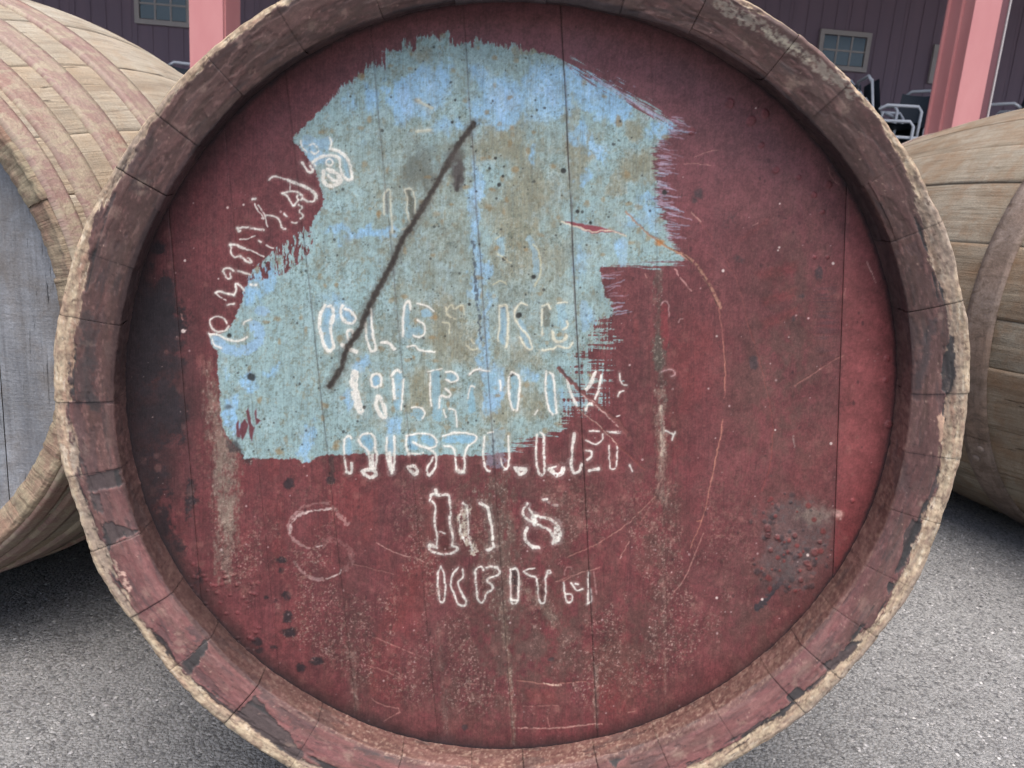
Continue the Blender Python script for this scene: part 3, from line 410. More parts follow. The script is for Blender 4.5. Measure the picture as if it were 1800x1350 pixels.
# joints
for j, (xj, sj) in enumerate(JOINTS):
    jx = xj+sj*(Y-650)+(vn(Y/90, Y*0+j*3.7, 60)-.5)*3
    d = np.abs(X-jx)
    v_ = [.22, .05, .2, .18, .26, .42, .12, .05, .16][j]
    H.put((1-sm(.3, 2.2, d))*v_*sm(.2, .55, vn(Y/30, Y*0+j*9.1, 61)+.15), (62, 46, 48))
    H.put(np.exp(-(d/7)**2)*.12*v_, (90, 70, 70))
    H.ht -= (1-sm(0, 2.4, d))*.8*v_
H.stroke([(832, 425), (838, 520), (846, 600)], 4, (66, 72, 80), .7, 1.5, .45)
H.stroke([(866, 770), (869, 830)], 3, (60, 60, 66), .5, 1.5, .45)
sd_ = H.noise(5, 6, 300, 4, .8); sc_ = H.noise(45, 110, 304, 4, .65)
PD0 = unproj(X, Y, DEPTH); R0_ = np.hypot(PD0[..., 0], PD0[..., 2]); zk = (1-sm(1180, 1420, X))*(1-sm(.255, .28, R0_))*sm(.42, .62, sc_)*1.25
H.put(sm(.60, .70, sd_+.25*(sc_-.5))*sm(700, 950, Y)*.5*zk*(1-MB), (156, 126, 114)); H.put(sm(.60, .72, H.noise(4, 4, 308, 3, .8)+.3*(sc_-.5))*sm(500, 950, Y)*.4*(1-MB)*(.3+.7*zk), (84, 62, 58))
H.put(sm(.70, .74, H.noise(3, 3, 311, 2, .85))*sm(800, 1000, Y)*.5*zk*(1-MB), (190, 160, 148))
# white specks, small stains
for k in range(900):
    x, y = 230+1330*rng.rand(), 300+1000*rng.rand()**.7
    if on_blue(x, y): continue
    r_ = .8+1.3*rng.rand()**3
    if rng.rand() < .45: H.blob(x, y, r_, r_, (214, 188, 182), .4+.4*rng.rand(), .3, 3)
    else: r_ = 2+6*rng.rand()**2; H.blob(x, y, r_, r_*(.7+.8*rng.rand()), (158, 112, 108), .2+.22*rng.rand(), .5, k % 20, sc=5)
for x, y, r_ in [(400, 365, 2), (428, 360, 2), (325, 458, 2), (322, 582, 3), (384, 490, 1.5), (1465, 463, 2.5), (1420, 976, 2.5), (1371, 358, 1.5), (1271, 476, 3), (1370, 435, 2), (1368, 440, 1.5), (1329, 190, 1.5), (1507, 959, 2), (1340, 1054, 2), (1260, 1051, 2), (1260, 591, 1.5), (1363, 756, 1.5), (1461, 780, 2)]:
    H.blob(x, y, r_, r_, (230, 210, 200), .95, .3, 3)
for k in range(260):
    x, y = 230+1330*rng.rand(), 40+1240*rng.rand()
    if on_blue(x, y): continue
    r_ = 1.2+2.4*rng.rand()**3; H.blob(x, y, r_*.8, r_*1.3, (66, 46, 50), .5, .4, 3)
# dirt gathered against the rim
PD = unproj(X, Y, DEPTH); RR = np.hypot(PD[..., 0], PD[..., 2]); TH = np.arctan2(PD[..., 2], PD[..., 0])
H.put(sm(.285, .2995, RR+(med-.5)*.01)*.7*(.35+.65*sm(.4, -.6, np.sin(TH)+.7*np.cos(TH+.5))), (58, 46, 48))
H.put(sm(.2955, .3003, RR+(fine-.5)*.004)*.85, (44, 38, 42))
lowc = H.noise(90, 110, 200, 4, .6); mid = H.noise(28, 34, 204, 4, .7)
H.col *= (1+(1-.45*MB)*((tiny-.5)*.30+(fine-.5)*.30)+(1-MB*.5)*((lowc-.47)*.22+(mid-.47)*.26))[..., None]
rd_ = sm(.15, .35, 1-H.col[..., 1]/np.maximum(H.col[..., 0], 1)); H.col[..., 0] *= 1-.05*rd_; H.col[..., 1] *= 1-.10*rd_; H.col[..., 2] *= 1-.145*rd_
H.ht += (gv-.5)*.12+(tiny-.5)*.06
H.ro[:] = .52+.25*(med-.3)+.12*MB-.10*sm(-2, 3, X-jr)
print('head painted', round(time.time()-T0, 1))

# ================================================================== PAINT: the rim (ends of the staves)
R = Canvas(40, -120, 1720, 1620); R.prep()
X, Y = R.X, R.Y
PR = unproj(X, Y, .004); RR = np.hypot(PR[..., 0], PR[..., 2]).astype(np.float32); TH = np.arctan2(PR[..., 2], PR[..., 0]).astype(np.float32)
dg = np.degrees(TH) % 360
xs = TH*300; ys = RR*2500                                  # along and across the rim, in picture units
def rn(sx, sy, seed, o=4, g=.6): return fbm(xs+2000, ys, sx, sy, seed, o, g)
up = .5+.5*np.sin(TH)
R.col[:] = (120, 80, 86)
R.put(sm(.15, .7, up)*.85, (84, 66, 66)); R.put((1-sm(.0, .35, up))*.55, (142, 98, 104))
b1 = rn(60, 24, 2); b2 = rn(12, 10, 6); b3 = rn(3.5, 3.5, 9, 3, .8)
R.put(sm(.42, .7, b1)*.6, (92, 72, 70)); R.put(sm(.55, .75, b2)*.35, (78, 62, 66)); R.put((1-sm(.25, .42, b2))*.3, (146, 100, 104))
R.put(sm(.62, .75, rn(30, 9, 12))*.55, (66, 60, 66))
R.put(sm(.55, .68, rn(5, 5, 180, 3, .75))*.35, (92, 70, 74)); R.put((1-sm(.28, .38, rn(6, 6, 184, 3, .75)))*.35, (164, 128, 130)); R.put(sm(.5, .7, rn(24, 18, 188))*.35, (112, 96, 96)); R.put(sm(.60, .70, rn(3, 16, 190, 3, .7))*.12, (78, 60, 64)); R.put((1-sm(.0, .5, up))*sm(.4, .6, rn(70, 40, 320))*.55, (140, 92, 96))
def bandw(lst, per=360):
    a = np.array([p[0] for p in lst]); b = np.array([p[1] for p in lst])
    return np.interp(dg, a, b, period=per).astype(np.float32)
# black primer patches, from the photograph
BM = np.zeros_like(X)
BLK = [[(413, 1258), (449, 1222), (470, 1252), (507, 1289), (533, 1329), (520, 1342)], [(317, 1170), (363, 1123), (366, 1140), (350, 1165), (333, 1188)], [(149, 837), (210, 823), (218, 853), (157, 867)], [(160, 866), (176, 870), (180, 905), (172, 900)], [(181, 915), (246, 935), (205, 950), (190, 970), (182, 960)],
       [(1591, 935), (1604, 912), (1624, 922), (1608, 951), (1600, 975), (1587, 1000), (1573, 1027), (1584, 1000), (1588, 960)], [(1562, 1020), (1575, 1028), (1562, 1047)], [(1447, 1167), (1463, 1160), (1500, 1127), (1517, 1125), (1508, 1142), (1477, 1167), (1457, 1184)], [(1383, 1227), (1400, 1207), (1413, 1213), (1447, 1190), (1460, 1186), (1417, 1220), (1393, 1237)], [(1355, 1267), (1367, 1253), (1393, 1237), (1407, 1233), (1373, 1262)],
       [(1673, 583), (1655, 645), (1655, 682), (1667, 697), (1679, 678), (1681, 645), (1677, 590)], [(1278, 1330), (1300, 1310), (1320, 1300), (1300, 1320)], [(1060, 1325), (1085, 1310), (1100, 1330), (1080, 1350)], [(1525, 1113), (1540, 1098), (1548, 1102), (1535, 1118)]]
for pg in BLK:
    d, sl = R.sdf(pg, 16, 1.6)
    R.stroke(pg+[pg[0]], 3, (176, 130, 132), .35, 1.6, .45, soft=2)
    mm_ = sm(-.8, 1.2, d); R.put(mm_*.95, (64, 63, 68), sl); R.ht[sl] -= mm_*.9; BM[sl] = np.maximum(BM[sl], mm_)
for pts, wd, a in [([(1642, 565), (1628, 600), (1622, 640), (1614, 680)], 13, .8), ([(470, 1218), (520, 1262), (545, 1268)], 30, .4), ([(640, 1310), (700, 1322)], 24, .5), ([(338, 1105), (352, 1118)], 18, .5), ([(160, 700), (166, 712)], 22, .6), ([(150, 640), (148, 700)], 30, .45), ([(155, 560), (160, 640)], 22, .5), ([(245, 240), (225, 290)], 26, .55), ([(270, 250), (240, 330)], 20, .3), ([(1450, 1050), (1400, 1095), (1350, 1140)], 16, .35)]:
    R.stroke(pts, wd, (62, 60, 66), a, 3.5, .25, soft=5)
d, sl = R.sdf([(1662, 719), (1647, 732), (1650, 776), (1660, 781), (1667, 735)], 8, 1); R.put(sm(-.5, 1.5, d), (206, 176, 160), sl)
R.stroke([(1262, 6), (1300, 25), (1350, 55), (1400, 90), (1425, 107), (1455, 132), (1480, 145), (1500, 165)], 20, (156, 150, 146), .75, 3, .38, soft=3)
R.stroke([(1340, 50), (1425, 107)], 8, (196, 190, 180), .6, 3, .4)
R.stroke([(198, 992), (215, 1012), (228, 1040)], 9, (222, 190, 186), .8, 3, .42)
for k in range(60):
    a = rng.rand()*6.28; r_ = .30+.02*rng.rand(); p = np.array([[r_*math.cos(a), 0, r_*math.sin(a)]]); qx, qy = proj(p)
    R.blob(qx[0], qy[0], 3+9*rng.rand(), 3+8*rng.rand(), (176, 158, 150), .22+.3*rng.rand(), .8, k % 20, sc=4)
for k in range(260):
    a = rng.rand()*6.28; r_ = .294+.026*rng.rand(); qx, qy = proj(np.array([[r_*math.cos(a), 0, r_*math.sin(a)]]))
    R.blob(qx[0], qy[0], .8+rng.rand(), .8+rng.rand(), (196, 170, 164) if rng.rand() < .6 else (50, 42, 46), .6, .3, 3)
# inner wall: grey-brown grime, plus chime shade painted into the colour at the top (lip radius < .2935)
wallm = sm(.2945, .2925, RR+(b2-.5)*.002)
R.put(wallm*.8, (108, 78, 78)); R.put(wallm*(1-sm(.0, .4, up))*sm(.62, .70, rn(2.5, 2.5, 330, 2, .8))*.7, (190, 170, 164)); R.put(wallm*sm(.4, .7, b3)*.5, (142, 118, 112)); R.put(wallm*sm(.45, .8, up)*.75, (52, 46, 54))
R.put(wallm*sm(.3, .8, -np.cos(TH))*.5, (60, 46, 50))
# raw split wood along the outer edge
RAW = bandw([(0, 13.5), (10, 14), (20, 16), (27, 17), (33, 15), (40, 9), (47, 3), (60, 2.5), (90, 4), (110, 6), (122, 10), (135, 12), (146, 9), (155, 10), (165, 13), (175, 14), (185, 13.5), (195, 12), (205, 9.5), (215, 9), (225, 8.5), (240, 8), (270, 8), (300, 9), (315, 10), (330, 11), (345, 11.5)])*.001
OUTR = bandw([(0, .33)])
raw = sm(-.0008, .0008, RR-(.330-RAW*.72)+(rn(34, 20, 15)-.5)*.014+(rn(7, 6, 176)-.5)*.006+(b3-.5)*.004)
gapz = sm(.0075, .0, (.330-RAW*.72)-RR-.0005)*sm(-.001, .001, (.330-RAW*.72)-RR+.003)
pz = gapz*sm(.52, .58, rn(26, 10, 250, 4, .6)+.04*(1-2*up))*(up < .8)
R.put(np.clip(sm(.3, .5, pz), 0, 1)*.92, (62, 61, 66)); R.ht -= sm(.3, .5, pz)*.8
pf = sm(.60, .605, rn(48, 26, 254, 3, .5)); R.put(pf*.22, (150, 112, 116)); R.ht += pf*.35
pf2 = sm(.63, .636, rn(30, 18, 257, 4, .6)); R.put(pf2*.35*(up < .75), (74, 64, 70)); R.ht -= pf2*.5
raw = raw*(1-BM*sm(.3290, .3275, RR))
wood = np.zeros(X.shape+(3,), np.float32); wood[:] = (184, 162, 138)
def wput(m_, c): wood[...] += (np.asarray(c, np.float32)-wood)*np.clip(m_, 0, 1)[..., None]
f1 = rn(5, 26, 20, 4, .7); f2 = rn(30, 10, 24); f3 = rn(4, 4, 27, 3, .8); f4 = rn(40, 3, 30, 3, .7)
wput(sm(.45, .7, f2)*.6, (206, 190, 160)); wput(sm(.5, .7, f1)*.5, (150, 126, 106)); wput((1-sm(.25, .42, f1))*.5, (226, 212, 184))
wput(sm(.55, .72, f4)*.5, (136, 112, 94)); wput(sm(.62, .76, f3)*.5, (106, 86, 74)); wput(sm(.58, .7, rn(14, 8, 33))*.55, (168, 128, 112))
wput(sm(.60, .72, rn(60, 20, 36))*.6, (120, 108, 100))
edge = sm(.3245, .328, RR)
wput(edge*.35, (214, 196, 166))
rc = fbm(xs+2000, ys, 3.0, 16, 160, 4, .75); rp = rn(9, 7, 164, 4, .75); rl = rn(90, 30, 168)
wput(sm(.35, .75, rl)*.35, (160, 136, 116)); wput(sm(.55, .70, rc)*.45, (116, 94, 80)); wput((1-sm(.15, .5, (RR-.318)/.01))*.35, (146, 122, 106)); wput(sm(.58, .68, rp)*.55, (134, 112, 100)); wput((1-sm(.28, .36, rp))*.5, (230, 220, 200)); wput(sm(.52, .7, rl)*.5, (150, 136, 126)); wput(sm(.68, .75, rn(5, 5, 172, 3, .8))*.55, (80, 64, 56))
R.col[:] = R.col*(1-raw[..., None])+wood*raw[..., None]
R.ht += -raw*.9+raw*((f1-.5)*1.0+(f3-.5)*1.2+(f2-.5)*.7+(rp-.5)*1.0)
R.put((sm(.5, .05, np.abs(raw-.5)*2))*.35, (54, 44, 46))
R.ht += (1-raw)*((b2-.5)*.35+(b3-.5)*.25)
R.col *= (1+(b3-.5)*.26+(b2-.5)*.16+(rn(40, 30, 220)-.5)*.25)[..., None]; R.col[..., 2] *= 1-.09*(1-raw); R.col[..., 1] *= 1-.02*(1-raw)
R.ro[:] = .55+.35*raw+.15*(b1-.5)
print('rim painted', round(time.time()-T0, 1))

# ------------------------------------------------------------------ mesh helpers
def tag(o, label=None, cat=None, group=None, kind=None):
    if label: o['label'] = label
    if cat: o['category'] = cat
    if group: o['group'] = group
    if kind: o['kind'] = kind
    return o
def empty(name, loc=(0, 0, 0), rz=0):
    o = bpy.data.objects.new(name, None); C.objects.link(o); o.location = loc; o.rotation_euler.z = rz; o.empty_display_size = .1; return o
def mesh_np(name, V, Q, mat, parent=None, smooth=True, uv=None, attrs=None, tri=False):
    """V (n,3), Q (m,4) quads or (m,3) tris"""
    me = bpy.data.meshes.new(name); V = np.ascontiguousarray(V, np.float32); Q = np.ascontiguousarray(Q, np.int32)
    k = Q.shape[1]
    me.vertices.add(len(V)); me.vertices.foreach_set('co', V.ravel())
    me.loops.add(Q.size); me.loops.foreach_set('vertex_index', Q.ravel())
    me.polygons.add(len(Q)); me.polygons.foreach_set('loop_start', np.arange(0, Q.size, k, dtype=np.int32))
    me.polygons.foreach_set('loop_total', np.full(len(Q), k, np.int32))
    if smooth: me.polygons.foreach_set('use_smooth', np.ones(len(Q), bool))
    if uv is not None:
        l = me.uv_layers.new(name='UVMap'); l.data.foreach_set('uv', np.ascontiguousarray(uv[Q.ravel()], np.float32).ravel())
    if attrs:
        for nm, a in attrs.items():
            if a.ndim == 2:
                at = me.attributes.new(nm, 'FLOAT_COLOR', 'POINT'); at.data.foreach_set('color', np.ascontiguousarray(np.c_[a, np.ones(len(a))], np.float32).ravel())
            else:
                at = me.attributes.new(nm, 'FLOAT', 'POINT'); at.data.foreach_set('value', np.ascontiguousarray(a, np.float32))
    me.update(calc_edges=True); me.validate(verbose=False) if False else None
    me.materials.append(mat)
    o = bpy.data.objects.new(name, me); C.objects.link(o)
    if parent: o.parent = parent
    return o
def gridq(nu, nv, off=0, wrap=False):
    i, j = np.meshgrid(np.arange(nu-(0 if wrap else 1)), np.arange(nv-1), indexing='ij')
    i2 = (i+1) % nu
    return np.stack([i*nv+j, i2*nv+j, i2*nv+j+1, i*nv+j+1], -1).reshape(-1, 4)+off
class MB:
    def __init__(s): s.v = []; s.q = []
    def box(s, a, b, M=None):
        n = len(s.v); (x0, y0, z0), (x1, y1, z1) = a, b
        vs = [(x0, y0, z0), (x1, y0, z0), (x1, y1, z0), (x0, y1, z0), (x0, y0, z1), (x1, y0, z1), (x1, y1, z1), (x0, y1, z1)]
        if M is not None: vs = [tuple(M@Vector(v)) for v in vs]
        s.v += vs; s.q += [tuple(n+k for k in f_) for f_ in ((0, 3, 2, 1), (4, 5, 6, 7), (0, 1, 5, 4), (1, 2, 6, 5), (2, 3, 7, 6), (3, 0, 4, 7))]
    def tube(s, pts, r, n=8):
        pts = [Vector(p) for p in pts]; base = len(s.v); prev = None
        for i, p in enumerate(pts):
            t = (pts[min(i+1, len(pts)-1)]-pts[max(i-1, 0)]).normalized()
            a = Vector((0, 0, 1)) if abs(t.z) < .9 else Vector((1, 0, 0))
            if prev is not None: a = prev
            u = (a-t*a.dot(t)).normalized(); prev = u; v = t.cross(u)
            for k in range(n):
                an = k*2*math.pi/n; s.v.append(tuple(p+u*math.cos(an)*r+v*math.sin(an)*r))
        for i in range(len(pts)-1):
            for k in range(n):
                a = base+i*n+k; b = base+i*n+(k+1) % n; s.q.append((a, b, b+n, a+n))
        for e, i in ((0, 0), (1, len(pts)-1)):
            c = len(s.v); s.v.append(tuple(pts[i]))
            for k in range(n):
                a = base+i*n+k; b = base+i*n+(k+1) % n; s.q.append((c, b, a, a) if not e else (c, a, b, b))
    def build(s, name, mat, parent=None, smooth=False):
        me = bpy.data.meshes.new(name); me.from_pydata(s.v, [], [tuple(dict.fromkeys(q)) for q in s.q]); me.materials.append(mat)
        if smooth: me.polygons.foreach_set('use_smooth', [True]*len(me.polygons))
        me.update(); o = bpy.data.objects.new(name, me); C.objects.link(o)
        if parent: o.parent = parent
        return o

# ------------------------------------------------------------------ materials
class NT:
    def __init__(s, name, rough=.6, spec=.3):
        s.m = bpy.data.materials.new(name); s.m.use_nodes = True; s.t = s.m.node_tree; s.b = s.t.nodes['Principled BSDF']
        s.b.inputs['Roughness'].default_value = rough; s.b.inputs['Specular IOR Level'].default_value = spec
        s.tc = s.n('ShaderNodeTexCoord')
    def n(s, t, **kw):
        x = s.t.nodes.new(t)
        for k, v in kw.items(): setattr(x, k, v)
        return x
    def l(s, a, b): s.t.links.new(a, b)
    def sv(s, inp, v):
        if isinstance(v, (int, float, tuple, list)): inp.default_value = v
        else: s.l(v, inp)
    def mapping(s, src, scale=(1, 1, 1), loc=(0, 0, 0)):
        m_ = s.n('ShaderNodeMapping'); s.l(src, m_.inputs[0]); m_.inputs['Scale'].default_value = scale
        if isinstance(loc, tuple): m_.inputs['Location'].default_value = loc
        else: s.l(loc, m_.inputs['Location'])
        return m_.outputs[0]
    def noise(s, v, sc, det=4, ro=.6, dist=0):
        x = s.n('ShaderNodeTexNoise'); s.l(v, x.inputs['Vector']); x.inputs['Scale'].default_value = sc; x.inputs['Detail'].default_value = det; x.inputs['Roughness'].default_value = ro; x.inputs['Distortion'].default_value = dist
        return x.outputs[0]
    def voro(s, v, sc, feat='F1', out=0):
        x = s.n('ShaderNodeTexVoronoi'); x.feature = feat; s.l(v, x.inputs['Vector']); x.inputs['Scale'].default_value = sc; return x.outputs[out]
    def ramp(s, f, st):
        r = s.n('ShaderNodeValToRGB'); s.l(f, r.inputs[0]); e = r.color_ramp.elements
        while len(e) < len(st): e.new(.5)
        for k, (p, c) in enumerate(st): e[k].position = p; e[k].color = (c, c, c, 1) if isinstance(c, (int, float)) else (*c, 1)
        return r.outputs[0]
    def mix(s, f, a, b, mode='MIX'):
        x = s.n('ShaderNodeMix'); x.data_type = 'RGBA'; x.blend_type = mode; x.clamp_factor = True
        for i, v in ((0, f), (6, a), (7, b)):
            if isinstance(v, tuple) and len(v) == 3: v = (*v, 1)
            s.sv(x.inputs[i], v)
        return x.outputs[2]
    def math(s, op, a, b=0., c=None):
        x = s.n('ShaderNodeMath'); x.operation = op; s.sv(x.inputs[0], a); s.sv(x.inputs[1], b)
        if c is not None: s.sv(x.inputs[2], c)
        return x.outputs[0]
    def bump(s, h, st=.3, d=.002, nrm=None):
        x = s.n('ShaderNodeBump'); s.l(h, x.inputs['Height']); x.inputs['Strength'].default_value = st; x.inputs['Distance'].default_value = d
        if nrm: s.l(nrm, x.inputs['Normal'])
        return x.outputs[0]
    def out(s, col=None, nrm=None, rough=None):
        if col is not None: s.sv(s.b.inputs['Base Color'], (*col, 1) if isinstance(col, tuple) else col)
        if nrm is not None: s.l(nrm, s.b.inputs['Normal'])
        if rough is not None: s.sv(s.b.inputs['Roughness'], rough)
        return s.m

def mat_painted(name, gx, gy):
    n = NT(name, .5, .35); a = n.n('ShaderNodeAttribute'); a.attribute_name = 'paint'; r = n.n('ShaderNodeAttribute'); r.attribute_name = 'sheen'
    uv = n.tc.outputs['UV']
    g = n.noise(n.mapping(uv, (gx, gy, 1)), 1, 4, .65); f_ = n.noise(n.mapping(uv, (1, 1, 1)), 900, 3, .7)
    c = n.mix(.55, a.outputs[0], n.ramp(g, [(.3, .82), (.7, 1.18)]), 'MULTIPLY')
    c = n.mix(.5, c, n.ramp(f_, [(.3, .78), (.7, 1.2)]), 'MULTIPLY')
    h = n.math('ADD', n.math('MULTIPLY', g, .7), n.math('MULTIPLY', f_, .5))
    return n.out(c, n.bump(h, .35, .0006), r.outputs['Fac'])
M_HEAD = mat_painted('painted_head_boards', 900, 60)
M_RIM = mat_painted('painted_stave_ends', 300, 300)

def mat_wood(name, base, pale, pink, dark, kp=.5, grain=1.0, rough=.8):
    n = NT(name, rough, .2); oi = n.n('ShaderNodeObjectInfo'); uv = n.tc.outputs['UV']
    cx = n.n('ShaderNodeCombineXYZ'); n.l(n.math('MULTIPLY', oi.outputs['Random'], 37.), cx.inputs[0]); n.l(n.math('MULTIPLY', oi.outputs['Random'], 11.), cx.inputs[1])
    v = n.mapping(uv, (1, 1, 1), cx.outputs[0])
    g = n.noise(n.mapping(v, (260, 9, 1)), 1, 5, .68, .6); g2 = n.noise(n.mapping(v, (60, 3, 1)), 1, 4, .6, .8)
    b = n.noise(v, 9, 5, .62); s_ = n.noise(v, 28, 4, .7); sp = n.noise(v, 260, 3, .7)
    hz = n.noise(n.mapping(v, (30, 240, 1)), 1, 3, .6)
    c = n.mix(n.ramp(b, [(.35, 0.), (.65, 1.)]), base, pale)
    c = n.mix(n.math('MULTIPLY', n.ramp(s_, [(.46, 0.), (.62, 1.)]), kp), c, pink)
    c = n.mix(n.ramp(g2, [(.5, 0.), (.72, .6)]), c, dark)
    c = n.mix(n.ramp(g, [(.5, 0.), (.75, .75*grain)]), c, dark)
    c = n.mix(n.ramp(sp, [(.62, 0.), (.78, .5)]), c, dark)
    wv = n.noise(n.mapping(v, (7, 2.2, 1)), 1, 5, .6, 1.2); c = n.mix(n.ramp(wv, [(.50, 0.), (.68, .6)]), c, tuple(a_*b_ for a_, b_ in zip(pink, (1.0, .95, .88))))
    ck = n.noise(n.mapping(v, (120, 5, 1)), 1, 4, .7, 1.5); crk = n.ramp(ck, [(.655, 0.), (.70, 1.)]); c = n.mix(n.math('MULTIPLY', crk, .8), c, tuple(a_*.45 for a_ in dark))
    gr = n.noise(n.mapping(v, (18, 5, 1)), 1, 4, .65); c = n.mix(n.ramp(gr, [(.55, 0.), (.72, .55)]), c, tuple(float(q_) for q_ in np.mean([dark, base], 0)*np.array([.92, .97, 1.08])))
    c = n.mix(.6, c, n.ramp(n.noise(v, 420, 3, .75), [(.3, .68), (.7, 1.28)]), 'MULTIPLY')
    c = n.mix(n.ramp(oi.outputs['Random'], [(0., 0.), (1., .25)]), c, pink)
    h = n.math('ADD', n.math('MULTIPLY', g, -.6), n.math('ADD', n.math('MULTIPLY', sp, .35), n.math('MULTIPLY', g2, -.5)))
    h = n.math('ADD', h, n.math('MULTIPLY', hz, .25)); h = n.math('SUBTRACT', h, n.math('MULTIPLY', crk, 1.2))
    return n.out(c, n.bump(h, .7, .004))
KB = 1/2.1
def L3(c, k=KB): return tuple(float(v) for v in lin(c)*k)
M_WOODL = mat_wood('weathered_oak_pale', L3((204, 192, 170)), L3((232, 224, 208)), L3((208, 184, 156)), L3((144, 128, 114)))
M_WOODR = mat_wood('weathered_oak_grey', L3((172, 158, 138)), L3((202, 192, 174)), L3((170, 134, 104)), L3((110, 98, 84)), .5)
M_CHIML = mat_wood('split_oak_edge', L3((196, 180, 150)), L3((222, 206, 176)), L3((186, 144, 130)), L3((120, 100, 86)), .6)
M_GREY = mat_wood('grey_painted_head', L3((130, 133, 138), .85), L3((176, 180, 187), .85), L3((122, 116, 112), .85), L3((92, 94, 98), .85), .55, .7, .6)
def mat_hoop(name, a, b, c_, rough=.55):
    n = NT(name, rough, .3); uv = n.tc.outputs['UV']
    v1 = n.noise(n.mapping(uv, (1, 1, 1)), 14, 5, .65); v2 = n.noise(uv, 90, 4, .7); v3 = n.noise(n.mapping(uv, (6, 90, 1)), 1, 4, .6)
    v4 = n.noise(n.mapping(uv, (2, 1, 1)), 26, 5, .7, .8); v5 = n.noise(uv, 300, 3, .75); v6 = n.noise(n.mapping(uv, (5, 5, 1)), 1, 4, .6)
    c = n.mix(n.ramp(v1, [(.38, 0.), (.62, 1.)]), a, b); c = n.mix(n.ramp(v6, [(.50, 0.), (.66, .55)]), c, tuple(q_*w_ for q_, w_ in zip(a, (1.05, .85, .7))))
    c = n.mix(n.ramp(v4, [(.47, 0.), (.60, .9)]), c, c_); c = n.mix(n.ramp(v2, [(.52, 0.), (.66, .7)]), c, c_); c = n.mix(n.ramp(v3, [(.5, 0.), (.7, .5)]), c, tuple(q_*.6 for q_ in a))
    c = n.mix(.6, c, n.ramp(v5, [(.3, .7), (.7, 1.25)]), 'MULTIPLY')
    return n.out(c, n.bump(n.math('ADD', n.math('ADD', v2, v3), v5), .5, .002))
M_HOOPL = mat_hoop('rust_pink_hoop', L3((190, 154, 146)), L3((200, 174, 160)), L3((216, 200, 174)))
M_HOOPR = mat_hoop('rust_brown_hoop', L3((168, 148, 136)), L3((186, 166, 154)), L3((136, 116, 102)))
M_HOOPF = mat_hoop('dark_hoop', (.05, .04, .035), (.08, .05, .04), (.03, .03, .03))

# ================================================================== SETTING: ground
def ground_z(x): return -.408+.012*x
n = NT('asphalt', .8, .35); ob = n.tc.outputs['Object']
vc = n.n('ShaderNodeTexVoronoi'); n.l(ob, vc.inputs['Vector']); vc.inputs['Scale'].default_value = 270
v2 = n.n('ShaderNodeTexVoronoi'); n.l(ob, v2.inputs['Vector']); v2.inputs['Scale'].default_value = 620
g1 = n.noise(ob, 700, 3, .7); g0 = n.noise(ob, 1.6, 4, .6); gm = n.noise(ob, 22, 4, .6)
c = n.ramp(n.math('MULTIPLY', vc.outputs[0], 1.), [(.0, .27), (.55, .215), (.8, .10)])
bw = n.n('ShaderNodeSeparateColor'); n.l(vc.outputs['Color'], bw.inputs[0])
c = n.mix(n.ramp(bw.outputs[0], [(.0, 0.), (.9, .35), (1., .9)]), c, (.38, .37, .365))
c = n.mix(n.ramp(bw.outputs[1], [(.75, 0.), (1., .8)]), c, (.05, .05, .055))
c = n.mix(n.ramp(g0, [(.35, .0), (.7, .3)]), c, (.15, .145, .145))
c = n.mix(n.ramp(gm, [(.45, .0), (.7, .3)]), c, (.13, .125, .127))
h = n.math('ADD', n.math('MULTIPLY', vc.outputs[0], -1.), n.math('ADD', n.math('MULTIPLY', v2.outputs[0], -.4), n.math('MULTIPLY', g1, .4)))
M_ASPH = n.out(c, n.bump(h, .8, .004), n.ramp(bw.outputs[2], [(0, .35), (1, .9)]))
gx = np.concatenate([[-80, -20, -6], np.linspace(-2.2, 2.4, 160), [6, 20, 80]]); gy = np.concatenate([[-60, -12, -3], np.linspace(-.8, 3, 140), [6, 20, 120]])
GX, GY = np.meshgrid(gx, gy, indexing='ij'); GZ = np.clip(.012*GX, -.05, .05)-.408+(fbm(GX*10+50, GY*10+50, 3, 3, 5)-.5)*.004
tag(mesh_np('asphalt_ground', np.stack([GX, GY, GZ], -1).reshape(-1, 3), gridq(len(gx), len(gy)), M_ASPH), 'rough grey asphalt yard under the barrels', None, None, 'structure')
# loose and embedded stone chips near the barrels
n = NT('stone_chip', .45, .5); oc = n.n('ShaderNodeAttribute'); oc.attribute_name = 'tone'
M_CHIP = n.out(n.ramp(oc.outputs['Fac'], [(0, (.06, .06, .065)), (.4, (.22, .215, .22)), (.8, (.33, .32, .325)), (1, (.42, .41, .40))]))
NC = 42000
cx_ = rng.rand(NC)*3.4-1.7; cy_ = -.45+rng.rand(NC)**.8*2.1
ic = np.array([(0, 0, 1), (.94, 0, .1), (.29, .85, .15), (-.76, .5, .05), (-.7, -.55, .12), (.3, -.9, .05), (0, 0, -.6)])
fc = np.array([(0, 1, 2), (0, 2, 3), (0, 3, 4), (0, 4, 5), (0, 5, 1)])
sz = (.0008+.0013*rng.rand(NC)**2)*(1+(cy_+.45)*.5)
an = rng.rand(NC)*6.28; jit = 1+.6*(rng.rand(NC, 7, 3)-.5)
P = ic[None]*jit*sz[:, None, None]; P[..., 2] *= .6
ca, sa = np.cos(an)[:, None], np.sin(an)[:, None]
tx, ty = (rng.rand(2, NC)-.5)[:, :, None]*.5
PX = P[..., 0]*ca-P[..., 1]*sa; PY = P[..., 0]*sa+P[..., 1]*ca; PZ = P[..., 2]+PX*tx+PY*ty
V = np.stack([PX+cx_[:, None], PY+cy_[:, None], PZ+(ground_z(cx_)+.0004)[:, None]], -1)
Fq = (fc[None]+7*np.arange(NC)[:, None, None]).reshape(-1, 3)
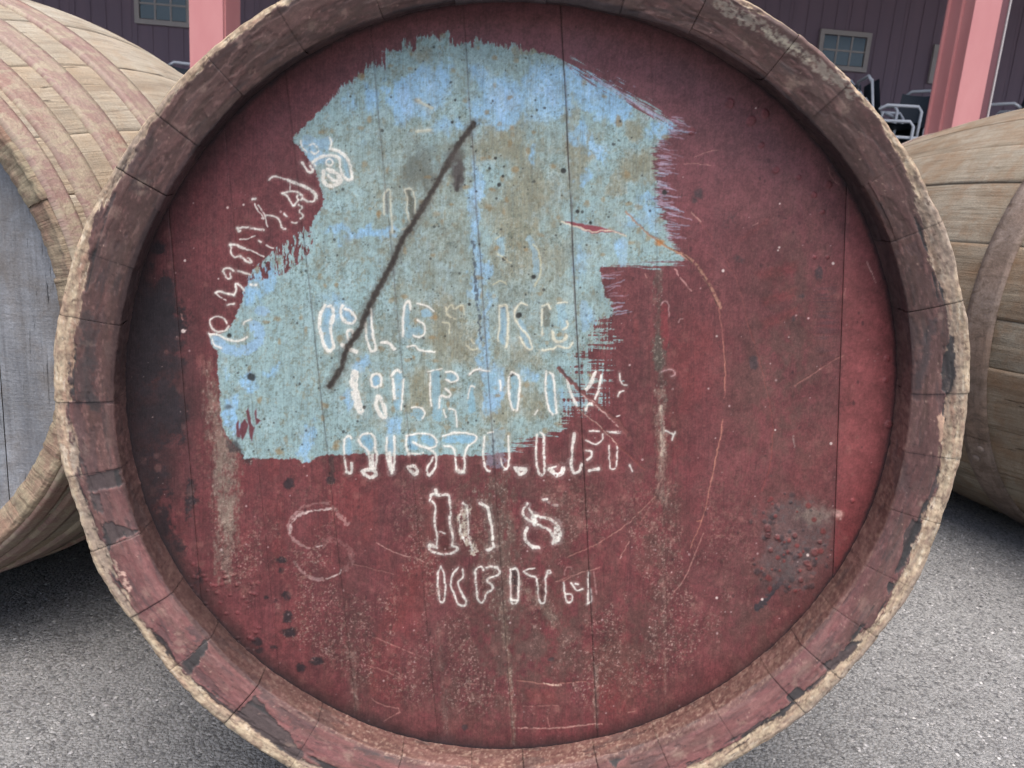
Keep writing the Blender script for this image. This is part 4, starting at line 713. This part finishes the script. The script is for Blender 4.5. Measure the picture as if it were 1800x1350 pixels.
tag(mesh_np('stone_chips', V.reshape(-1, 3), Fq, M_CHIP, smooth=False, attrs={'tone': np.repeat(rng.rand(NC)**1.2, 7)}), 'pale stone chips set in the asphalt surface', None, None, 'stuff')

# ================================================================== SETTING: building
DW = 14.0; YW = CAM[1]+DW
bld = tag(empty('building', (0, YW, ground_z(0))), 'dark maroon metal-clad building with porch posts and small-paned windows, behind the barrels', 'building')
gz = ground_z(0)
n = NT('maroon_siding', .5, .3); ob = n.tc.outputs['Object']
c = n.mix(n.ramp(n.noise(n.mapping(ob, (3, 3, .5)), 1, 4), [(.3, 0.), (.7, 1.)]), (.195, .145, .195), (.235, .165, .215))
M_WALL = n.out(c, n.bump(n.noise(ob, 60, 3), .1, .003))
n = NT('window_trim', .5, .3); M_TRIM = n.out(n.mix(n.noise(n.tc.outputs['Object'], 8), (.40, .36, .36), (.48, .44, .43)))
n = NT('window_glass', .12, .6); M_GLASS = n.out(n.mix(n.noise(n.tc.outputs['Object'], 2.5), (.05, .085, .12), (.07, .11, .14)))
n = NT('red_post_paint', .45, .35); ob = n.tc.outputs['Object']
c = n.mix(n.ramp(n.noise(n.mapping(ob, (3, 3, 1)), 2, 5), [(.35, 0.), (.7, 1.)]), (.49, .20, .20), (.53, .235, .23)); c = n.mix(n.ramp(n.noise(ob, 40, 4, .7), [(.66, 0.), (.74, .6)]), c, (.30, .12, .11))
M_POST = n.out(c, n.bump(n.noise(ob, 50, 3), .15, .002))
n = NT('roof_sheet', .6, .3); M_ROOF = n.out(n.mix(n.noise(n.tc.outputs['Object'], 4), (.07, .05, .06), (.10, .07, .08)))
def Z(v): return v-gz            # building-local height
def bpart(mb, name, mat, par=bld): return mb.build(name, mat, par)
# siding panels, each with its ribs; only as far as the frame can see
x0, pw = -15.0, 1.0
winds = [(-.4204*DW, -.4204*DW+.064*DW*1.02, .1818*DW, (.1818+.0455)*DW), (.3998*DW+CAM[0]*0, .4640*DW, .1984*DW, .2436*DW), (.5445*DW, .5445*DW+.064*DW, .1925*DW, .2375*DW)]
panel = None
for k in range(34):
    if panel is None:
        mb = MB(); x = 0
        mb.box((0, 0, -.1), (pw-.004, .05, 7.4))
        for r_ in range(4): mb.box((.06+r_*.25, -.012, 0), (.09+r_*.25, .001, 7.4))
        panel = mb.build('siding_panel', M_WALL, bld)
        panel.location.x = x0
    else:
        o = panel.copy(); C.objects.link(o); o.parent = bld; o.location.x = x0+k*pw
for (xa, xb, za, zb) in winds:
    xa += CAM[0]; xb += CAM[0]; za += CAM[2]-gz; zb += CAM[2]-gz
    t_ = .075
    mb = MB(); mb.box((xa, -.075, za), (xb, -.02, za+t_)); mb.box((xa, -.075, zb-t_), (xb, -.02, zb)); mb.box((xa, -.075, za+t_), (xa+t_, -.02, zb-t_)); mb.box((xb-t_, -.075, za+t_), (xb, -.02, zb-t_))
    fr = mb.build('window', M_TRIM, bld)
    nx, nz = 3, 2; gw = (xb-xa-2*t_)/nx; gh_ = (zb-za-2*t_)/nz
    for i in range(nx):
        for j in range(nz):
            mb = MB(); mb.box((xa+t_+i*gw+.014, -.048, za+t_+j*gh_+.014), (xa+t_+(i+1)*gw-.014, -.04, za+t_+(j+1)*gh_-.014)); mb.build('pane', M_GLASS, fr)
    mb = MB()
    for i in range(1, nx): mb.box((xa+t_+i*gw-.014, -.06, za+t_), (xa+t_+i*gw+.014, -.045, zb-t_))
    for j in range(1, nz): mb.box((xa+t_, -.062, za+t_+j*gh_-.014), (xb-t_, -.047, za+t_+j*gh_+.014))
    mb.build('muntin', M_TRIM, fr)
# porch roof between the posts and the wall
DP = 6.0; yp = DP-DW
mb = MB(); mb.box((-16, yp-.5, 6.1), (18, .0, 6.22)); mb.build('porch_roof', M_ROOF, bld)
mb = MB(); mb.box((-16, yp-.05, 5.75), (18, yp+.2, 6.1)); mb.build('eave_beam', M_POST, bld)
mb = MB(); mb.box((-16, .05, 0), (-15.9, 8, 7.4)); mb.build('end_wall', M_WALL, bld)
# left post (square) and right post (flanged column)
xl = -.3590*DP+CAM[0]; 
mb = MB(); mb.box((xl, yp, 0), (xl+.0392*DP, yp+.38, 5.75)); mb.box((xl+.0392*DP+.001, yp+.03, 0), (xl+.0392*DP+.012, yp+.37, 5.75)); mb.build('post', M_POST, bld)
mb = MB(); mb.box((xl-.02, yp-.02, 2.42), (xl+.0392*DP+.02, yp+.0, 2.43)); mb.build('post_band', M_POST, bld)
xr = .5880*DP+CAM[0]
fw = .0335*DP
mb = MB(); mb.box((xr, yp, 0), (xr+fw, yp+.02, 5.75)); mb.box((xr+.02, yp+.02, 0), (xr+.04, yp+.36, 5.75)); mb.box((xr-.0, yp+.36, 0), (xr+fw, yp+.38, 5.75)); mb.box((xr, yp+.17, 0), (xr+.02, yp+.19, 5.75)); p2 = mb.build('post', M_POST, bld)
n = NT('dark_red_edge', .5, .3); M_EDGE = n.out(n.mix(n.noise(n.tc.outputs['Object'], 20), (.12, .05, .06), (.15, .06, .07)))
mb = MB(); mb.box((xr+fw+.002, yp+.01, 0), (xr+fw+.058, yp+.03, 5.75)); mb.build('flange', M_EDGE, p2)
mb = MB(); mb.box((xr+fw+.060, yp+.0, 0), (xr+fw+.070, yp+.02, 5.75)); mb.build('edge_strip', M_TRIM, p2)

# stacked garden chairs on the porch: dark shells, pale tube frames
n = NT('dark_chair_shell', .5, .3); M_SHELL = n.out(n.mix(n.noise(n.tc.outputs['Object'], 9), (.014, .02, .03), (.025, .033, .045)))
n = NT('pale_tube', .35, .5); M_TUBE = n.out(n.mix(n.noise(n.tc.outputs['Object'], 12), (.40, .42, .46), (.52, .54, .58)))
def make_chair():
    r = empty('stacked_chair')
    nu, nv = 13, 13; u = np.linspace(-1, 1, nu); v = np.linspace(0, 1, nv); U, Vv = np.meshgrid(u, v, indexing='ij')
    def shell(th):
        yy = np.where(Vv < .5, -.25+Vv*.9, .20+(Vv-.5)*.18); zz = np.where(Vv < .5, .45-.03*np.sin(Vv*2*math.pi)+.05*U*U, .45+(Vv-.5)*.85+.03*U*U)
        return np.stack([U*.25, yy-.05*U*U*(Vv > .5), zz+th], -1).reshape(-1, 3)
    Vx = np.concatenate([shell(0), shell(.022)]); Q = np.concatenate([gridq(nu, nv), gridq(nu, nv, nu*nv)[:, ::-1]])
    mesh_np('seat_shell', Vx, Q, M_SHELL, r)
    for sx in (-1, 1):
        mb = MB(); mb.tube([(sx*.26, -.22, 0), (sx*.27, -.23, .62), (sx*.27, -.19, .67), (sx*.27, .12, .67), (sx*.27, .2, .62)], .016); mb.build('armrest', M_TUBE, r, True)
        mb = MB(); mb.tube([(sx*.24, .30, 0), (sx*.25, .22, .45), (sx*.25, .31, .92)], .014); mb.build('leg', M_TUBE, r, True)
    mb = MB(); mb.tube([(-.25, .31, .9), (-.18, .33, .96), (.18, .33, .96), (.25, .31, .9)], .016); mb.build('back_rail', M_TUBE, r, True)
    for p_, q_ in (((-.26, -.22, .28), (.26, -.22, .28)), ((-.26, -.22, .2), (-.245, .27, .2)), ((.26, -.22, .2), (.245, .27, .2))):
        mb = MB(); mb.tube([p_, q_], .012); mb.build('stretcher', M_TUBE, r, True)
    return r
ch0 = make_chair()
def put_chair(x, y, z, rz, label, first=[True], tilt=0.):
    if first[0]: o = ch0; first[0] = False
    else:
        o = ch0.copy(); C.objects.link(o)
        for c_ in list(ch0.children):
            d_ = c_.copy(); C.objects.link(d_); d_.parent = o
    o.location = (x, y, z); o.rotation_euler = (tilt, 0, rz)
    tag(o, label, 'chair', 'pale-framed chairs stacked on the porch')
# pallets/tables under them
n = NT('dark_timber', .8, .2); M_TIMB = n.out(n.mix(n.noise(n.mapping(n.tc.outputs['Object'], (2, 30, 30)), 1, 4), (.03, .035, .045), (.05, .055, .07)))
def table(x, y, wd, label):
    t_ = tag(empty('folding_table', (x, y, gz)), label, 'table')
    mb = MB(); mb.box((-wd/2, -.45, .74), (wd/2, .45, .78)); mb.build('tabletop', M_TIMB, t_)
    for sx in (-1, 1):
        for sy in (-1, 1):
            mb = MB(); mb.box((sx*(wd/2-.1)-.03, sy*.38-.03, 0), (sx*(wd/2-.1)+.03, sy*.38+.03, .74)); mb.build('leg', M_TIMB, t_)
DC = 8.5; yc = CAM[1]+DC
table(4.35, yc, 1.7, 'dark table carrying the chair piles left of the right-hand post'); table(5.6, yc, 1.0, 'dark table carrying the chair pile right of the right-hand post'); table(-3.1, yc, 1.4, 'dark table carrying chairs behind the left barrel')
ORD = ['lowest', 'second from the bottom', 'third from the bottom', 'topmost']
def pile(x, rz, n_, where, step=.17, z0=.78):
    for k in range(n_):
        word = 'topmost' if k == n_-1 else ORD[k]
        put_chair(x+.03*math.sin(k*2.1), yc+.03*k, gz+z0+step*k, rz+.10*math.sin(k*3.3+x), 'pale-framed dark chair, '+word+' of the pile '+where)
pile(4.00, .45, 4, 'nearest the red barrel rim')
pile(4.58, -.9, 4, 'just left of the right-hand post', .15)
pile(5.62, -2.5, 4, 'right of the right-hand post', .20)
pile(-3.15, .2, 2, 'behind the left barrel', .08)
pile(4.30, 1.3, 4, 'at the long table centre', .16)

# ================================================================== FRONT BARREL
LF, BF = .80, .075
front = tag(empty('barrel', (0, 0, 0)), 'big dark red barrel end with a pale blue paint patch and worn white stencil letters', 'barrel', 'oak barrels lying in the yard')
def alb(c, k=K_HEAD): return lin(np.clip(c, 2, 250))/k
# head boards
SP = .00060
jl = []
for (xj, sj) in JOINTS:
    P = unproj(np.array([xj+sj*(-600), xj+sj*600]), np.array([50., 1250.]), DEPTH); jl.append((P[0, 0], P[0, 2], P[1, 0], P[1, 2]))
def jx_at(j, z):
    if j < 0: return np.full_like(z, -.305)
    if j >= len(jl): return np.full_like(z, .305)
    a = jl[j]; return a[0]+(z-a[1])*(a[2]-a[0])/(a[3]-a[1])
JV = [.12, .0, .06, .05, .1, .2, .03, .0, .12]
z = np.arange(-.3035, .3036, SP)
for b in range(len(jl)+1):
    xa, xb = jx_at(b-1, z), jx_at(b, z); wmid = (xb-xa).mean()
    nu = max(4, int(wmid/SP)+1); t = np.linspace(0, 1, nu)
    GXb = xa[None]+t[:, None]*(xb-xa)[None]; GZb = np.broadcast_to(z[None], GXb.shape)
    base = np.stack([GXb, np.full_like(GXb, DEPTH), GZb], -1)
    px, py = proj(base); col, ht, ro = H.sample(px, py)
    cup = (b % 3-1)*.0004
    yy = DEPTH-ht*.00055+cup-.0012*np.cos(GXb*9)*0
    gro = np.minimum(t[:, None]*wmid, (1-t[:, None])*wmid); yy = yy+(.0011*JV[b-1 if b else 0])*np.exp(-(gro/.0006)**2)
    V = np.stack([GXb, yy, GZb], -1).reshape(-1, 3)
    Q = gridq(nu, len(z)); rr = np.hypot(V[:, 0], V[:, 2]); Q = Q[(rr[Q] < .3037).all(1)]
    used = np.zeros(len(V), bool); used[Q.ravel()] = True; idx = np.cumsum(used)-1
    if not used.any(): continue
    uv = np.stack([GXb+b*1.3, GZb], -1).reshape(-1, 2)[used]
    o = mesh_np('head_board', V[used], idx[Q], M_HEAD, front, True, uv, {'paint': alb(col).reshape(-1, 3)[used], 'sheen': ro.ravel()[used]})
print('head built', round(time.time()-T0, 1))

# stave joints measured round the rim
jp = [((388, 128), (423, 163)), ((233, 317), (277, 333)), ((165, 458), (232, 466)), ((122, 566), (208, 566)), ((130, 717), (200, 700)), ((147, 837), (208, 823)), ((190, 962), (250, 939)), ((247, 1087), (293, 1043)), ((317, 1170), (363, 1123)), ((415, 1257), (450, 1207)), ((529, 1329), (556, 1267)), ((711, 1342), (713, 1302)), ((1169, 1347), (1156, 1289)), ((1262, 1260), (1253, 1243)), ((1392, 1233), (1357, 1190)), ((1445, 1167), (1420, 1145)), ((1523, 1113), (1473, 1073)), ((1577, 1025), (1530, 997)), ((1625, 920), (1590, 900)), ((1660, 808), (1595, 796)), ((1669, 698), (1608, 690)), ((1681, 544), (1604, 538))]
ja = sorted({round(float(np.degrees(np.arctan2(q[2], q[0]))) % 360, 1) for q in [unproj(np.array([(a[0]+b[0])/2.]), np.array([(a[1]+b[1])/2.]), .004)[0] for a, b in jp]})
full = []
for i, a in enumerate(ja):
    full.append(a); g_ = (ja[(i+1) % len(ja)]-a) % 360
    k = max(1, round(g_/10.2))
    full += [(a+g_*(q/k)+rng.randn()*.7) % 360 for q in range(1, k)]
full = sorted(full)
# radii of the outer and inner edge measured round the rim
def table_r(pts, y):
    P = unproj(np.array([p[0] for p in pts], float), np.array([p[1] for p in pts], float), y)
    a = np.degrees(np.arctan2(P[:, 2], P[:, 0])) % 360; r_ = np.hypot(P[:, 0], P[:, 2]); o_ = np.argsort(a); return a[o_], r_[o_]
OUT = [(100, 572), (96, 694), (110, 817), (138, 906), (167, 996), (247, 1107), (297, 1177), (367, 1253), (433, 1303), (493, 1340), (450, 28), (353, 100), (300, 160), (260, 207), (213, 277), (167, 360), (140, 423), (1350, 30), (1417, 70), (1500, 150), (1550, 203), (1597, 263), (1627, 330), (1650, 370), (1677, 447), (1691, 511), (1707, 613), (1703, 694), (1691, 796), (1677, 857), (1644, 939), (1633, 980), (1593, 1057), (1533, 1127), (1483, 1187), (1413, 1257), (1333, 1313)]
LIP = [(525, 89), (424, 166), (350, 258), (1081, 30), (1200, 54), (1300, 113), (1350, 148), (1417, 207), (1483, 277), (1533, 350), (1563, 417), (250, 943), (300, 1043), (367, 1113), (450, 1203), (556, 1262), (631, 1307), (1200, 1280), (1360, 1177), (1450, 1090), (1520, 997), (1604, 678), (1591, 796), (1563, 910), (1600, 572), (200, 694), (208, 796), (244, 939), (211, 592)]
oa, orr = table_r(OUT, .003); la, lr = table_r(LIP, .012)
def smooth_tab(a, r_, base, k):
    g_ = np.arange(0, 360, 1.); v_ = np.interp(g_, a, r_, period=360); kk = np.exp(-(np.arange(-12, 13)/4.5)**2); kk /= kk.sum()
    v_ = np.convolve(np.r_[v_[-12:], v_, v_[:12]], kk, 'valid'); return g_, base+(v_-base)*k
oa, orr = smooth_tab(oa, orr, .330, .95); la, lr = smooth_tab(la, lr, lr.mean(), .8)
print('lip mean', lr.mean(), 'outer mean', orr.mean())
def bodyr(y): return .330+BF*np.sin(np.pi*np.clip(y/LF, 0, 1))**2
for i, a0 in enumerate(full):
    a1 = full[(i+1) % len(full)]
    if a1 <= a0: a1 += 360
    wdt = math.radians(a1-a0)*.31
    nu = max(8, int(wdt/.00085)); ang = np.radians(np.linspace(a0+.004, a1-.004, nu)); jst = rng.rand()**3; dga = np.degrees(ang) % 360
    Ro = np.interp(dga, oa, orr, period=360)+(fbm(ang*300+900, ang*0+3, 6, 1, 3, 3)-.5)*.0015+(fbm(ang*300+900, ang*0+8, 30, 1, 5, 3)-.5)*.002
    Ri = np.interp(dga, la, lr, period=360)+(fbm(ang*300+900, ang*0+5, 20, 1, 8, 3)-.5)*.0012
    off = rng.randn()*.0006; offr = rng.randn()*.0005
    # profile parameter -> (radius, y) arrays per angle
    w1 = np.linspace(0, 1, 24)[:-1]; w2 = np.linspace(0, 1, 44)[:-1]; w3 = np.linspace(0, 1, 8)[:-1]; w4 = np.linspace(0, 1, 14)
    rows = []
    for q in w1: rows.append((.3018+(Ri-.3018)*q**.8, .056+(.0125-.056)*q+Ri*0))
    for q in w2: rows.append((Ri+(Ro-.0035-Ri)*q, .0105*(1-q)**1.1+.0020*math.exp(-q*9)+Ri*0))
    for q in w3: rows.append((Ro-.0035+.0035*math.sin(q*math.pi/2), .004*(1-math.cos(q*math.pi/2))+Ri*0))
    for q in w4:
        yq = .004+(LF-.004)*q**2.6
        rows.append(((Ro-.33)*max(0, 1-q*3)+bodyr(yq), yq+Ri*0))
    RRr = np.stack([r_[0] for r_ in rows], 1); YYr = np.stack([r_[1] for r_ in rows], 1)+off
    nv = RRr.shape[1]; nface = len(w1)+len(w2)+len(w3)
    A_ = ang[:, None]+0*RRr
    RRr = RRr+offr*(YYr > .01)*(YYr < .03)
    P = np.stack([RRr*np.cos(A_), YYr, RRr*np.sin(A_)], -1)
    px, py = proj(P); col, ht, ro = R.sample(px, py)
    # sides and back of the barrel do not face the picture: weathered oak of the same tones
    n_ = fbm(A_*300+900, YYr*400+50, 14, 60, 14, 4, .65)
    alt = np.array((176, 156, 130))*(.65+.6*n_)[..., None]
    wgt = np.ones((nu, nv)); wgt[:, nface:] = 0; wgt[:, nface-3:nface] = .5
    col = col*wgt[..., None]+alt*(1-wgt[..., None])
    htw = ht*.001*wgt
    wallw = np.zeros((nu, nv)); wallw[:, :len(w1)] = 1
    P[..., 1] -= htw*(1-wallw)
    rad = htw*wallw*.6+(fbm(A_*300+900, YYr*900+RRr*900, 5, 5, 24, 3, .7)-.5)*.0012*wallw
    P[..., 0] -= rad*np.cos(A_); P[..., 2] -= rad*np.sin(A_)
    # joint: edges fall back a little
    e_ = np.minimum(A_-ang[0], ang[-1]-A_)*.31; gsh = (.0001+.0008*jst)*np.exp(-(e_/.0005)**2)
    P[:, :nface, 1] += gsh[:, :nface]
    P[:, nface:, 0] -= gsh[:, nface:]*np.cos(A_[:, nface:]); P[:, nface:, 2] -= gsh[:, nface:]*np.sin(A_[:, nface:])
    dk = np.exp(-(e_/.0006)**2)*(.5+.5*fbm(A_*300, RRr*2500, 20, 20, 31+i % 9, 2)); col = col*(1-(.05+.5*jst)*dk[..., None])
    V = P.reshape(-1, 3); Q = gridq(nu, nv)[:, ::-1]
    uv = np.stack([A_*.31, RRr-YYr], -1).reshape(-1, 2)
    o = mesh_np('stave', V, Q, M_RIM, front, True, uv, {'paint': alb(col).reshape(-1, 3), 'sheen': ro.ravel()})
print('front staves', len(full), round(time.time()-T0, 1))

# ------------------------------------------------------------------ generic barrel parts
def ring_band(name, s0, s1, prof_, mat, parent, proud=.0045, seg=160, th0=0, th1=2*math.pi, lift=0):
    a = np.linspace(th0, th1, seg+1)
    pr = []
    for k, s_ in enumerate(np.linspace(s0, s1, 6)): pr.append((prof_(s_)+proud+lift, s_))
    pr = [(prof_(s0)-.001, s0)]+pr+[(prof_(s1)-.001, s1)]
    V = np.array([[(r_*math.cos(t_), y_, r_*math.sin(t_)) for (r_, y_) in pr] for t_ in a]); nv = len(pr)
    uv = np.array([[(t_*.4, y_) for (r_, y_) in pr] for t_ in a]).reshape(-1, 2)
    return mesh_np(name, V.reshape(-1, 3), gridq(seg+1, nv)[:, ::-1], mat, parent, True, uv)
def rivet(x, parent, mat, prof_, s_, t_, r0=.007, proud=.0035):
    n = 10; c_ = prof_(s_)+proud; rows = [(r0, 0), (r0*.9, r0*.28), (r0*.5, r0*.45), (.0001, r0*.5)]
    er = np.array([math.cos(t_), 0, math.sin(t_)]); ea = np.array([0, 1, 0]); et = np.cross(er, ea)
    V = np.array([[er*(c_+h_)+ea*s_+(ea*math.cos(k*2*math.pi/n)+et*math.sin(k*2*math.pi/n))*q for (q, h_) in rows] for k in range(n)])
    return mesh_np('rivet', V.reshape(-1, 3), gridq(n, 4, 0, True), mat, parent, True, np.zeros((n*4, 2)))
def barrel_body(root, R0, b, L, nst, wood, chime, headm, seed=1, board=(.09, -.07), TH=.032):
    rg = np.random.RandomState(seed)
    prof_ = lambda s_: R0+b*(1-((s_-L/2)/(L/2))**2)
    cuts = np.cumsum(.8+.4*rg.rand(nst)); cuts = cuts/cuts[-1]*360; cuts = np.r_[0, cuts]+rg.rand()*9
    for i in range(nst):
        a = np.radians(np.r_[cuts[i]-.02, np.linspace(cuts[i], cuts[i+1], 22), cuts[i+1]+.02]); off = rg.randn()*.0012; ro = rg.randn()*.0008
        for part in ('body', 'end'):
            if part == 'body': sv = np.concatenate([[.006, .010, .016, .025], np.linspace(.035, L-.035, 90), [L-.02, L-.006]]); rows = [(prof_(s_), s_) for s_ in sv]
            else:
                rows = [(R0-TH, .05), (R0-TH-.001, .037), (R0-TH-.003, .011), (R0-TH*.9, .007), (R0-TH*.65, .005), (R0-TH*.4, .003), (R0-.006, .0005), (R0-.002, .001), (prof_(.003)-.0003, .003), (prof_(.006), .006)]
                rows = [r_ for k in range(len(rows)-1) for r_ in [tuple(np.array(rows[k])*(1-q)+np.array(rows[k+1])*q) for q in (0, .25, .5, .75)]]+[rows[-1]]
            RR_ = np.array([r_[0] for r_ in rows])[None]+0*a[:, None]; YY_ = np.array([r_[1] for r_ in rows])[None]+0*a[:, None]; A_ = a[:, None]+0*RR_
            nz = fbm(A_*300+seed*50, YY_*300+40, 9, 60, 3, 3, .6)-.5; nz2 = fbm(A_*300+seed*90+77, YY_*900+RR_*900, 5, 5, 13, 3, .7)-.5
            RR_ = RR_+ro+nz*.0016
            if part == 'end': YY_ = YY_+off+nz2*.004+off*0; RR_ = RR_+nz2*.002
            else: RR_[0] -= .014; RR_[-1] -= .014
            e_ = np.minimum(A_-a[1], a[-2]-A_)*R0; RR_ = RR_-.0007*np.exp(-(np.maximum(e_, 0)/.0009)**2)*(part == 'body')
            if part == 'end': YY_ = YY_+.0015*np.exp(-(e_/.0012)**2)
            V = np.stack([RR_*np.cos(A_), YY_, RR_*np.sin(A_)], -1).reshape(-1, 3)
            uv = np.stack([A_*.36, YY_-(0 if part == 'body' else 1)*RR_*1.0], -1).reshape(-1, 2)
            if part == 'body': st = mesh_np('stave', V, gridq(24, len(rows))[:, ::-1], wood, root, True, uv)
            else: mesh_np('stave_end', V, gridq(24, len(rows))[:, ::-1], chime, st, True, uv)
    # front and back heads of vertical boards
    rd = R0-TH-.0005; edges = np.linspace(-rd, rd, 8)
    for side, yb in ((0, .036), (1, L-.036)):
        for k in range(7):
            xa, xb = edges[k]+board[0]*0+.0006, edges[k+1]-.0006
            nx = 14; xs_ = np.linspace(xa, xb, nx); T_ = np.linspace(-1, 1, 40)
            Xg = xs_[:, None]+0*T_[None]; hh = np.sqrt(np.maximum(0, rd**2-Xg**2)); Zg = hh*T_[None]
            e_ = np.minimum(Xg-xa, xb-Xg); Yg = yb+(1 if side == 0 else -1)*(.002*np.exp(-(e_/.0012)**2))+rg.randn()*.0005
            V = np.stack([Xg, Yg, Zg], -1).reshape(-1, 3); q_ = gridq(nx, 40)
            mesh_np('head_board', V, q_ if side == 0 else q_[:, ::-1], headm, root, True, np.stack([Xg, Zg], -1).reshape(-1, 2))
    return prof_
def hoop(root, prof_, s0, s1, mat, riv=None):
    h_ = ring_band('hoop', s0, s1, prof_, mat, root)
    if riv is not None:
        ring_band('hoop_lap', s0+.002, s1-.002, prof_, mat, h_, .0055, 12, riv-.16, riv)
        for k in range(2): rivet(0, h_, mat, prof_, (s0+s1)/2+(-.008 if k else .006), riv-.05-.06*k, .0075, .006)
    return h_
profF = lambda s_: bodyr(s_)
for s0, s1 in ((.05, .09), (.15, .19), (.60, .64), (.70, .74)): ring_band('hoop', s0, s1, profF, M_HOOPF, front)
# back head of the front barrel
a = np.linspace(0, 2*math.pi, 65)[:-1]
V = np.array([[(r_*math.cos(t_), LF-.03, r_*math.sin(t_)) for r_ in (.001, .15, .329)] for t_ in a]).reshape(-1, 3)
mesh_np('back_head', V, gridq(64, 3, 0, True)[:, ::-1], M_WOODR, front, True, V[:, [0, 2]])

# ================================================================== LEFT BARREL
left = tag(empty('barrel', (-.777, .283, -.008), -.015), 'pale weathered oak barrel at the left with a blue-grey end and worn pink hoops', 'barrel', 'oak barrels lying in the yard')
pl = barrel_body(left, .33, .081, .92, 30, M_WOODL, M_CHIML, M_GREY, seed=5, TH=.024)
for s0, w_ in ((.004, .020), (.037, .032), (.105, .040), (.203, .050)): hoop(left, pl, s0, s0+w_, M_HOOPL)
for s0, s1 in ((.66, .70), (.77, .81), (.86, .90)): hoop(left, pl, s0, s1, M_HOOPL)

# ================================================================== RIGHT BARREL
right = tag(empty('barrel', (1.401, .419, .029), .357), 'grey-brown oak barrel at the right with one wide riveted hoop round its belly', 'barrel', 'oak barrels lying in the yard')
pr_ = barrel_body(right, .33, .100, 1.1, 26, M_WOODR, M_CHIML, M_GREY, seed=9)
hoop(right, pr_, .473, .523, M_HOOPR, riv=math.radians(180+38))
for s0, s1 in ((.03, .07), (.12, .16), (.95, .99), (1.03, 1.07)): hoop(right, pr_, s0, s1, M_HOOPR)
print('done', round(time.time()-T0, 1))
